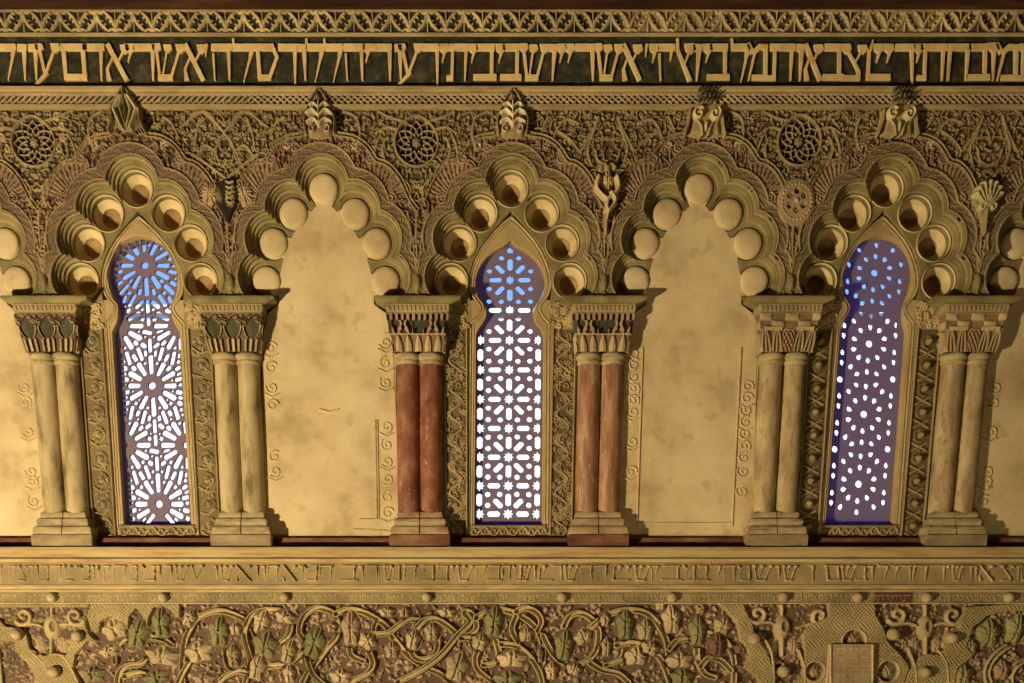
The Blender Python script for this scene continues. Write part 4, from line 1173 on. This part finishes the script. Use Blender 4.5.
def glyph_quads(name, x0, x1, y0, y1, thin=1.0):
    out = []; h = y1-y0; wd = x1-x0
    for g in GL[name]:
        if g[0] == 'q':
            if abs(g[4]-g[2]) > .3: g = g[:5]+(g[5]*.76, g[6]*.76)
            _, a, b, c, d, w0, w1 = g
            p, q = (x0+a*wd, y0+b*h), (x0+c*wd, y0+d*h); L_ = math.hypot(q[0]-p[0], q[1]-p[1]) or 1
            nx, ny = -(q[1]-p[1])/L_, (q[0]-p[0])/L_; r0, r1 = w0*h/2*thin, w1*h/2*thin
            out.append([(p[0]+nx*r0, p[1]+ny*r0), (q[0]+nx*r1, q[1]+ny*r1), (q[0]-nx*r1, q[1]-ny*r1), (p[0]-nx*r0, p[1]-ny*r0)])
        else:
            _, a, b, r = g; cx, cy, r = x0+a*wd, y0+b*h, r*h*(.6+.4*thin)
            out.append([(cx-r*.95, cy-r*.75), (cx+r*.7, cy-r*.8), (cx+r*.95, cy+r*.25), (cx+r*.1, cy+r*1.0), (cx-r*.7, cy+r*.4)])
    return out
def glyph_loops(name, x0, x1, y0, y1, Y):
    qs = glyph_quads(name, x0, x1, y0, y1)
    xs = [p[0] for q in qs for p in q]; ys = [p[1] for q in qs for p in q]
    gx = np.arange(min(xs)-1.2, max(xs)+1.2, .3); gy = np.arange(min(ys)-1.2, max(ys)+1.2, .3)
    X, Yg = np.meshgrid(gx, gy); F = np.full(X.shape, -9.0)
    for q in qs: F = np.maximum(F, sd_poly(X, Yg, q))
    F = (F*4+np.roll(F,1,0)+np.roll(F,-1,0)+np.roll(F,1,1)+np.roll(F,-1,1))/8
    return [[ap(px, py, Y) for px, py in lp] for lp in contour(F+.12, gx, gy)]
LY = -.012
TOP = [('lamed0',-8,15.5),('vav',17,27),('vav',28,38.5),('ayin',36,57.5),('mem_final',60,87),('dalet',82,104),('alef',104,129),('yod',126,134),
 ('resh',133,154.5),('shin',153,183),('alef',182,205.5),('tick',203,209),('he',211,232),('lamed',231,254),('samekh',254,278),('kaf_final',278,298),
 ('vav',297,307.5),('lamed',304.5,324),('lamed',322.5,342.5),('he',343.5,365),('yod',364,371.5),('resh',372,391.5),('vav',394.5,402.5),('ayin',399,421),
 ('kaf_final',422,440),('yod',440.5,448),('tav',446.5,469),('yod',470,477),('bet',474,496.5),('yod',497,505),('bet',501,521.5),('shin',521,547.5),
 ('vavl',549,558),('yod',558,566),('yod',566.5,574),('resh',575.5,594.5),('shin',595.5,622),('alef',621,642),('tick',644,649),('yod',651,658.5),
 ('heh',658,675.5),('alef_lamed',673,692.5),('vavl',693,703),('yod',704,713),('bet',708,730),('lamed',730.5,750),('mem',748,769),('tav',767.5,796),
 ('vavl',797,805),('alef',803.5,822.5),('bet',823.5,844),('tsadi',843,866),('ell',865.5,893),('yod',875,883.5),('yod',885.5,894),('kaf_final',896,915.5),
 ('yod',915,923.5),('tav',917.5,948),('het',949,971.5),('bet',967,990.5),('zayin',990,999),('mem',997,1020),('tav',1017,1043)]
t = thing('inscription_frieze', (0, LY, zw(87, LY)), 'black band with large pale raised Hebrew letters below the leaf frieze', 'inscription')
addt(t, 'dark_ground', box_mesh(-XW, XW, LY, .215, zw(87, LY), zw(34.5, LY)), M['frieze'])
for nm, a, b in TOP:
    y1_ = 80.0
    lp = glyph_loops(nm, a, b, 43.5, y1_, LY-.014)
    if lp: addt(t, 'letter', plate(lp, LY-.014, LY+.003, .002, 1), M['letter'])
# fillet, braided band, fillet
def braid():
    Y = -.028; z0, z1 = zw(104.5, Y), zw(95.5, Y); S_ = Relief(-XW, XW, z0, z1, .0026, (0.045,0.03,0.018))
    h = z1-z0; per = 6.4/hs(100)
    n = int(XW/per)+2
    for i in range(-n, n+1):
        x = i*per; left = x < -1.35
        c = (0.48,0.37,0.21)
        S_.stroke([(x-h*.62, z0), (x+h*.62, z1)], .0040, None, .014, c)
        if not left: S_.stroke([(x+h*.62, z0), (x-h*.62, z1)], .0036, None, .013, c)
        else: S_.stroke([(x, z0), (x+h*.2, z1)], .003, None, .008, c)
    S_.grain(.002, 8, 2); return S_.mesh(Y)
t = thing('braided_moulding', (0, -.03, zw(108)), 'braided cord moulding with plain fillets under the large inscription', 'moulding')
addt(t, 'upper_fillet', profile_mesh([(.215, zw(86)), (-.050, zw(86,-.05)), (-.050, zw(89.5,-.05)), (-.040, zw(91.5,-.04)), (-.044, zw(93.5,-.044)), (-.030, zw(96,-.03)), (.215, zw(96))], -XW, XW), M['cream'])
addt(t, 'cord_relief', braid(), M['carved'])
addt(t, 'cord_backing', box_mesh(-XW, XW, -.026, .215, zw(105), zw(95)), M['cream'])
addt(t, 'lower_fillet', profile_mesh([(.215, zw(104)), (-.040, zw(104,-.04)), (-.042, zw(106.5,-.042)), (-.024, zw(108.5,-.024)), (.215, zw(109.5))], -XW, XW), M['cream'])

# ------------------------------------------------------------------ foot of the arcade
t = thing('plinth_course', (0, 0, zw(547)), 'low dark red stone course between the column plinths', 'stone course')
for i, (a, b) in enumerate([(-3.34,-2.66),(-2.34,-1.66),(-1.34,-.66),(-.34,.34),(.66,1.34),(1.66,2.34),(2.66,3.5)]):
    addt(t, 'red_slab' if i != 3 else 'red_slab', box_mesh(a+.0, b, .028, .21, zw(547), zw(537.5), .003), M['redbase'])
LD = -.075   # face of the lower inscription
t = thing('inscription_ledge', (0, LD, zw(592)), 'projecting cream ledge with small raised Hebrew letters under the windows', 'inscription')
addt(t, 'stained_top_moulding', profile_mesh([(.215, zw(547)), (-.055, zw(547,-.055)), (-.062, zw(550,-.062)), (-.070, zw(557,-.070)), (-.088, zw(559,-.088)), (-.086, zw(562,-.086)), (.215, zw(562))], -XW, XW), M['ledge'])
BOTT = [('nun_final',-2,3),('qof',9,17),('tsadi',18,28),('qof',28,34.5),('vav',35,39),('pe',40,49.5),('kaf_final',50,62),('shin',63,79),('mem',80,91),('vav',91,95),('vav',96,100),
 ('qof',103,111),('het',113,127),('pe',130,138),('mem',142,157),('vav',157,161.5),('resh',165,172),('shin',174,189),('ayin',190,204),('vav',214,218),('shin',219,234),('alef',234,253),
 ('vav',255,259),('vav',261,266),('het',267,279),('alef',281,298),('lamed',299,303),('mem',303,319),('het',319,333),('bet',340,358),('vav',359,364),('resh',365,378),('qof',378,386),('shin',384,392),
 ('mem',391,401),('het',404,417),('pe',421,435),('pe',436,449),('yod',450,455),('shin',456,474),('qof',475,488),('bet',487,502),('het',502,511),('mem',513,522),('shin',520,531),('vav',532,536),('ell',537,554),
 ('yod',542,547),('resh',552,562),('shin',563,579),('he',580,593),('resh',594,607),('ell',611,631),('yod',617,623),('yod',625,631),('shin',633,651),('qof',651,659),('bet',661,682),('mem',683,696),
 ('bet',696,709),('lamed',709,721),('he',722,736),('mem',737,751),('shin',752,773),('vav',775,780),('shin',782,797),('nun_final',809,815),('mem_final',824,840),('shin',840,857),('bet',855,867),('vav',867,874),
 ('lamed',877,888),('lamed',889,898),('he',897,912),('het',913,928),('resh',929,945),('yod',945,950),('shin',951,963),('he',961,973),('vav',973,977),('alef',977,994),('tsadi',1000,1014),('vav',1015,1019),('shin',1019,1032)]
def low_text():
    z0, z1 = zw(586, LD), zw(561, LD); S_ = Relief(-XW, XW, z0, z1, .0030, (0.31,0.23,0.115))
    for nm, a, b in BOTT:
        for q in glyph_quads(nm, a, b, 564.5, 581.5, .72): S_.poly([ap(x, y, LD) for x, y in q], .018, (0.46,0.35,0.19), edge=.004)
    S_.grain(.0015, 5, 2); return S_.mesh(LD)
addt(t, 'letter_relief', low_text(), M['carved'])
addt(t, 'core', profile_mesh([(.215, zw(560)), (LD+.002, zw(561,LD)), (LD+.002, zw(586,LD)), (.215, zw(586))], -XW, XW), M['cream'])
addt(t, 'lower_moulding', profile_mesh([(.215, zw(585)), (-.084, zw(585.2,-.084)), (-.084, zw(586.6,-.084)), (-.066, zw(587,-.066)), (-.066, zw(589.2,-.066)), (-.076, zw(589.6,-.076)), (-.074, zw(592,-.074)), (.215, zw(593))], -XW, XW), M['cream'])
SB = -.045
def small_text():
    z0, z1 = zw(604, SB), zw(592, SB); S_ = Relief(-XW, XW, z0, z1, .0026, (0.25,0.19,0.09)); rr = random.Random(9)
    x = -8.0; names = ['resh','vav','he','shin','bet','tav','mem','lamed0','yod','het','pe','alef']
    px = 6.0
    while x < 1032:
        w_ = rr.uniform(2.6, 5.4)
        if rr.random() < .9:
            for q in glyph_quads(rr.choice(names), x, x+w_, 594.6, 601.2, 1.0): S_.poly([ap(a, b, SB) for a, b in q], .010, (0.42,0.33,0.18), edge=.003)
        x += w_+rr.uniform(.5, 1.3)
    m = (S_.U > ap(874,598,SB)[0]) & (S_.U < ap(913,598,SB)[0]) & (S_.H < .002); S_.C[m] = (0.13,0.045,0.03)
    for y in (603.2,): S_.stroke([at(-20, y, SB), at(1044, y, SB)], .005, .005, .011, (0.5,0.39,0.21))
    S_.grain(.002, 6, 2); return S_.mesh(SB)
t = thing('lettered_band', (0, SB, zw(604)), 'thin band of tiny carved signs with round studs below the inscribed ledge', 'band')
addt(t, 'tiny_letter_relief', small_text(), M['carved'])
addt(t, 'core', box_mesh(-XW, XW, SB+.002, .215, zw(604, SB), zw(592, SB)), M['cream'])
def boss_mesh(r, h):
    prof = [(r*1.0, 0), (r*1.0, h*.35), (r*.86, h*.72), (r*.55, h*.95), (r*.0+.0004, h)]
    bm = bmesh.new(); n = 24; rings = []
    for q, y in prof: rings.append([bm.verts.new((q*math.cos(2*PI*i/n), -y, q*math.sin(2*PI*i/n))) for i in range(n)])
    for a, b in zip(rings, rings[1:]):
        for i in range(n): bm.faces.new((a[i], b[i], b[(i+1) % n], a[(i+1) % n]))
    bmesh.ops.recalc_face_normals(bm, faces=bm.faces[:])
    me = bpy.data.meshes.new('m'); bm.to_mesh(me); bm.free(); return smooth(me, 60)
bossm = boss_mesh(.028, .045)
for px_ in (53, 164, 285, 427, 562, 672, 783, 857, 926, 1008):
    u, z = ap(px_, 597.5, SB); o = link('stud', bossm, M['cream'], t); o.location = Vector((u, SB+.002, z))-t.location

# ------------------------------------------------------------------ vine panel
VY = 0.0
V = Relief(-XW, XW, zw(700), zw(603.5), .0028, (0.115,0.072,0.047))
def v(x, y): return ap(x, y, VY)
vr = random.Random(12)
for i in range(3600):                       # rough ground of small buds
    x, y = vr.uniform(-10, 1034), vr.uniform(603, 700)
    fq = vr.uniform(.55, 1.2); c = tuple(q*fq for q in (0.36,0.255,0.165))
    V.blob(*v(x, y), vr.uniform(.006,.014), vr.uniform(.009,.020), vr.uniform(0, 3), vr.uniform(.008,.022), c, lobes=vr.choice((0,3,5)))
STEMC = (0.42,0.325,0.165)
STEMS = [
 [(185,690),(183,672),(184,655),(186,640),(192,627),(200,617),(219,611),(236,615),(250,624),(258,643),(252,660),(239,671),(228,664),(226,648)],
 [(268,610),(258,612),(249,620),(245,633),(247,645),(251,660),(249,672),(243,690)],
 [(176,690),(184,672),(195,655),(205,645)], [(214,690),(224,678),(239,671),(252,676),(260,690)],
 [(266,610),(284,612),(291,624),(287,638),(276,645)],
 [(270,666),(285,664),(297,657),(308,645),(300,632),(303,619),(312,610),(321,608),(333,613),(339,626),(336,638),(326,650),(316,664),(306,676),(300,690)],
 [(308,645),(308,658),(313,673),(324,684)],
 [(336,614),(345,610),(356,610),(368,614),(380,621),(388,629),(380,634),(374,629),(377,622)],
 [(375,634),(388,633),(398,626),(408,620),(419,620)],
 [(350,646),(352,655),(364,661)], [(369,651),(373,663),(368,673),(355,680),(345,690)],
 [(392,636),(404,651),(415,660),(426,667),(441,674),(452,684)],
 [(409,645),(415,657),(426,659),(436,652),(438,640)],
 [(417,628),(425,620),(436,619),(448,626),(456,633)],
 [(398,682),(412,675),(426,667),(441,655),(457,636),(470,622),(464,613),(470,612),(476,622),(475,631),(466,636)],
 [(476,618),(489,611),(504,610),(521,616),(532,624),(539,634),(543,648),(542,667),(540,690)],
 [(461,638),(472,639),(478,648),(475,658),(477,668),(485,676),(497,684)],
 [(496,641),(499,654),(494,663),(483,665)], [(501,644),(513,645),(524,651),(533,661),(540,674),(543,690)],
 [(516,612),(526,608),(537,613),(541,622),(537,631)], [(516,616),(512,629),(518,642)],
 [(543,636),(551,651),(560,660),(571,667)],
 [(564,626),(569,617),(579,613),(591,619),(598,630),(597,646),(591,657),(580,664),(566,672)],
 [(586,632),(597,622),(610,614),(624,610),(640,611),(651,617),(660,628),(666,641),(668,655),(672,672),(676,690)],
 [(590,663),(602,670),(617,673),(628,682)], [(624,640),(624,652),(619,660),(605,665)], [(616,645),(630,643),(645,646),(657,655),(664,667),(670,684)],
 [(669,648),(676,641),(688,639)], [(704,633),(719,636),(729,648),(733,661),(733,690)], [(696,646),(697,660),(704,673),(714,677)], [(700,666),(708,658),(720,660),(730,670)],
 [(118,690),(120,674),(128,666),(141,664),(148,657),(147,645),(136,639),(124,641),(117,650),(116,662)], [(150,636),(164,639),(173,645)], [(126,676),(142,673),(158,680)],
 [(990,690),(985,672),(993,656),(1008,645),(1024,638),(1040,634)], [(1010,690),(1008,676),(1016,664),(1030,658)],
]
for i, s in enumerate(STEMS):
    pts = catmull([v(*p) for p in s], 6)
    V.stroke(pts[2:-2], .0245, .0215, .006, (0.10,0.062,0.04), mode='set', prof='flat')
    V.stroke(pts, .0200, .0175, .034, STEMC, mode='set', prof='double')
GRN = (0.205,0.180,0.085); CRM = (0.44,0.335,0.20); PNK = (0.40,0.27,0.18); BRN = (0.17,0.095,0.06); STR = (0.34,0.27,0.145)
LEAVES = [(116,629,14,10,-.3,CRM),(139,634,10,15,.3,GRN),(162,623,9,15,0,GRN),(110,651,10,6,-.3,CRM),(94,674,13,8,0,GRN),(163,656,16,9,.1,CRM),(158,677,14,7,-.3,GRN),
 (190,618,6,9,.5,CRM),(220,632,10,15,.1,GRN),(200,652,14,10,-.2,CRM),(236,629,6,6,0,CRM),(234,656,7,12,0,STR),(205,679,12,6,0,PNK),(262,623,8,12,.3,CRM),(266,645,12,13,.2,GRN),(258,668,8,13,.3,CRM),
 (286,617,10,6,.2,CRM),(289,652,7,12,.3,STR),(315,643,10,16,.35,GRN),(332,627,5,5,0,CRM),(351,629,9,17,0,PNK),(368,641,9,8,.6,CRM),(341,676,11,7,0,CRM),(290,674,6,9,0,CRM),(392,650,7,8,0,PNK),
 (413,640,7,10,.2,CRM),(432,632,7,9,0,STR),(494,622,9,15,.1,GRN),(480,642,8,8,.3,STR),(457,667,11,15,.3,STR),(512,659,15,8,0,CRM),(508,679,15,8,0,GRN),(526,635,7,7,0,CRM),(564,646,9,15,.1,GRN),
 (583,637,9,7,-.4,CRM),(574,669,8,6,.3,CRM),(551,671,6,9,0,CRM),(606,647,5,10,0,STR),(625,625,8,14,0,GRN),(636,656,12,9,0,CRM),(650,648,9,7,.3,CRM),(645,630,8,10,0,STR),(671,620,9,14,-.1,CRM),
 (697,631,8,15,0,GRN),(679,660,14,8,-.1,CRM),(682,677,12,8,0,GRN),(722,626,9,9,.3,STR),(717,645,8,11,0,BRN),(741,648,8,6,0,BRN),(746,668,10,6,0,BRN),(387,612,8,5,0,CRM),(447,612,9,5,0,CRM),(405,612,6,5,0,PNK),
 (540,655,3,8,0,STR),(605,620,5,7,0,PNK),(660,604,5,6,0,CRM),(700,608,5,6,0,STR),(987,634,12,14,0,(0.24,0.22,0.09)),(1014,629,9,15,.2,(0.26,0.24,0.10)),(968,647,9,9,0,STR),(960,675,12,12,0,(0.28,0.23,0.11)),(1000,670,9,10,0,PNK)]
for x, y, rx, ry, a, c in LEAVES:
    cu, cw_ = v(x, y)
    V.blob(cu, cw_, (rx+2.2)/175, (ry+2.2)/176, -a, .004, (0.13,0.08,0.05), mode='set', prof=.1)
    V.blob(cu, cw_, rx/175, ry/176, -a, .048, c, mode='set', lobes=5, vein=.22, prof=.6)
    for q in range(4): V.blob(cu+vr.uniform(-.35,.35)*rx/175, cw_+vr.uniform(-.4,.4)*ry/176, .008, .008, 0, -.010, None, mode='add')
# flat strapwork at both ends of the panel
FLC = (0.35,0.27,0.13)
def flat(pts, r, h=.036):
    V.stroke(catmull([v(*p) for p in pts], 5), r/175, r/175, h, FLC, mode='set', prof='flat')
def flatpoly(pts, h=.036): V.poly([v(*p) for p in pts], h, FLC, mode='set', edge=.006)
flatpoly([(-12,603),(94,603),(90,612),(88,622),(92,634),(100,641),(90,642),(78,655),(76,668),(82,690),(40,690),(33,668),(16,650),(16,642),(-12,641)])
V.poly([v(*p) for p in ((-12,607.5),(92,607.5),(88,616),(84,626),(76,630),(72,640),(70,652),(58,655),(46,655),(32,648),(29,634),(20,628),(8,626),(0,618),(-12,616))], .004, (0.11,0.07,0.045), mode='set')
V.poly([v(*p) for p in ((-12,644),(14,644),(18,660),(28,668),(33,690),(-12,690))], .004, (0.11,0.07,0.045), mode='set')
V.poly([v(*p) for p in ((-12,647),(2,648),(6,690),(-12,690))], .030, FLC, mode='set')
flatpoly([(92,603),(182,603),(182,618),(176,618),(172,611),(164,606),(156,608),(151,618),(149,630),(145,618),(138,609),(132,616),(130,632),(124,622),(112,617),(103,622),(102,634),(92,630),(88,616)])
flatpoly([(716,603),(742,603),(750,620),(755,634),(766,650),(773,668),(774,690),(760,690),(754,676),(740,668),(748,655),(738,640),(735,622)])
flatpoly([(826,603),(874,603),(874,614),(882,626),(886,640),(896,650),(907,665),(910,690),(784,690),(800,676),(802,652),(800,628),(812,622),(826,616)])
flatpoly([(962,606),(1040,601),(1040,611),(1008,611),(986,616),(971,628),(965,645),(972,656),(956,668),(951,690),(900,690),(905,672),(918,655),(938,650),(944,632),(956,628)])
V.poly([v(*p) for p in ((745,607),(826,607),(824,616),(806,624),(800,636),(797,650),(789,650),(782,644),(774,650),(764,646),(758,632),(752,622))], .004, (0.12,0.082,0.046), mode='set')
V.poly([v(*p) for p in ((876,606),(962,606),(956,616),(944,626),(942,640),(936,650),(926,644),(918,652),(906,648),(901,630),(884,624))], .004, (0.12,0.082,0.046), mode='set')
for cx_, cy_, sg in ((25,616,1),(77,616,-1),(757,614,1),(819,616,-1),(896,615,1),(952,615,-1)):
    V.stroke(spiral(*v(cx_, cy_), .055, 1.15, (0 if sg < 0 else PI)+.6*sg, sg, 22), .016, .011, .034, CREAM)
    V.stroke(catmull([v(cx_+sg*0, cy_+9), v(cx_+sg*12, cy_+8), v(cx_+sg*22, cy_+12)], 4), .012, .010, .030, CREAM)
for cx_ in (53, 781, 924):
    V.stroke([v(cx_, 606), v(cx_, 616)], .014, .010, .030, CREAM); V.blob(*v(cx_, 628), .050, .072, 0, .042, CREAM, mode='set')
    V.blob(*v(cx_+2, 626), .018, .030, 0, -.016, (0.25,0.17,0.09), mode='add')
    V.stroke([v(cx_, 636), v(cx_, 655)], .016, .012, .034, CREAM)
    for s in (-1,1): V.blob(*v(cx_+s*11, 646), .036, .046, 0, .024, (0.40,0.28,0.18), mode='set', lobes=7, vein=.6)
V.stroke(catmull([v(32,650), v(45,662), v(52,675)], 5), .008, .008, .043, CREAM, mode='max'); V.stroke(catmull([v(84,690), v(74,668), v(64,655), v(52,654)], 5), .008, .008, .043, CREAM)
for P_ in ([(758,632),(770,652),(773,690)], [(797,650),(803,668),(802,690)], [(906,648),(913,668),(914,690)], [(936,650),(944,664),(946,690)]):
    V.stroke(catmull([v(*p) for p in P_], 5), .008, .008, .043, CREAM)
for cx_, cy_, r in ((813,671,10),(886,671,11),(852,641,12)):
    V.blob(*v(cx_, cy_), r/175, r/170, 0, .006, (0.13,0.085,0.05), mode='set', prof=.1)
    V.stroke([(v(cx_,cy_)[0]+r/172*math.cos(i*PI/16), v(cx_,cy_)[1]+r/172*math.sin(i*PI/16)) for i in range(33)], .008, .008, .042, CREAM)
    V.blob(*v(cx_, cy_+1), r*.6/175, r*.55/175, .4, .030, STR, mode='set', lobes=5, vein=.4)
for i in range(1500):
    x, y = (vr.uniform(-10, 95) if i % 2 else vr.uniform(745, 1034)), vr.uniform(604, 700); fq = vr.uniform(.55, 1.15)
    V.blob(*v(x, y), vr.uniform(.006,.012), vr.uniform(.008,.016), vr.uniform(0, 3), vr.uniform(.010,.018), tuple(q*fq for q in (0.30,0.215,0.13)), lobes=vr.choice((0,3,5)))
# texture on the straps: rows of small cuts
mflat = (V.H > .030) & (np.abs(V.C-np.array(FLC)).sum(2) < .01)
V.H[mflat] += (0.0045*np.sin(V.U*300+2*np.sin(V.W*60))*np.sin(V.W*330+1.5*np.sin(V.U*45)))[mflat]
m3 = mflat & (np.sin(V.U*300+2*np.sin(V.W*60))*np.sin(V.W*330+1.5*np.sin(V.U*45)) < -.35); V.C[m3] = (0.24,0.175,0.085)
V.grain(.003, 2, 2)
H = V.H; V.H = (H*4+np.roll(H,1,0)+np.roll(H,-1,0)+np.roll(H,1,1)+np.roll(H,-1,1))/8
t = thing('vine_panel', (0, VY, zw(690)), 'deep carved stucco panel of interlaced vine stems and leaves along the bottom', 'carved panel')
addt(t, 'vine_relief', V.mesh(VY), M['carved'])
addt(t, 'backing', box_mesh(-XW, XW, .03, .215, zw(700), zw(603)), M['dark'])
# knobs on the strapwork
boss2 = boss_mesh(.034, .055)
for x, y in ((21,634),(81,636),(58,671),(752,638),(781,671),(890,634),(948,638),(921,672)):
    o = link('knob', boss2, M['cream'], t); o.location = Vector((v(x,y)[0], VY-.032, v(x,y)[1]))-t.location
# inscribed tablet
def tablet():
    Y = -.06; z1 = zw(644.5, Y); z0 = zw(700, Y); S_ = Relief(ap(829,660,Y)[0], ap(874,660,Y)[0], z0, z1, .0026, (0.50,0.38,0.21)); rr = random.Random(3)
    names = ['resh','vav','he','shin','bet','tav','mem','het','pe']
    for row in range(6):
        for c in range(3):
            x0 = 837+c*12.5; y0 = 648+row*8.6
            for q in range(2):
                for g in glyph_quads(rr.choice(names), x0+q*4.6, x0+q*4.6+3.6, y0, y0+5.6, .9): S_.poly([ap(a, b, Y) for a, b in g], .007, (0.55,0.43,0.25), edge=.003)
    e = .008
    for x in (830.5,872.5): S_.stroke([ap(x,644,Y), ap(x,700,Y)], .006, .006, .009, (0.55,0.43,0.24))
    m = S_.H < .001; S_.C[m] = (0.36,0.25,0.14)
    return S_.mesh(Y)
tb = thing('inscribed_tablet', (ap(851.5,660,-.06)[0], -.06, zw(700,-.06)), 'small upright tablet with rows of tiny letters, bottom right', 'tablet')
addt(tb, 'tablet_face', tablet(), M['carved'])
addt(tb, 'tablet_block', box_mesh(ap(828.7,660,-.06)[0], ap(874.3,660,-.06)[0], -.058, -.0, zw(700,-.06), zw(644.2,-.06), .003), M['lobe'])
struct('trim_1', box_mesh(-XW, XW, -.02, .2, zw(730), zw(699.5)), M['cream'])

struct('trim_2', box_mesh(-3.5, -3.001, .012, .2, ZB, ZT), M['mould'])
struct('trim_3', box_mesh(3.001, 3.5, .012, .2, ZB, ZT), M['mould'])
# ------------------------------------------------------------------ outside: sunlit white house across the street
hb_ = box_mesh(-4.35, 12, 6, 9, ZF, 1.70)
o = thing('white_house', (3.5, 6, ZF), 'sunlit white house seen through the window lattices', 'house')
h1 = link('wall', hb_, M['white'], o); h1.location = -o.location
h2 = link('parapet', box_mesh(-4.4, 12, 5.95, 9, 1.70, 1.78), M['white'], o); h2.location = -o.location
struct('ground', box_mesh(-30, 30, 0.6, 40, ZF-.3, ZF-.02), M['white'])
print('objects', len(scene.objects))
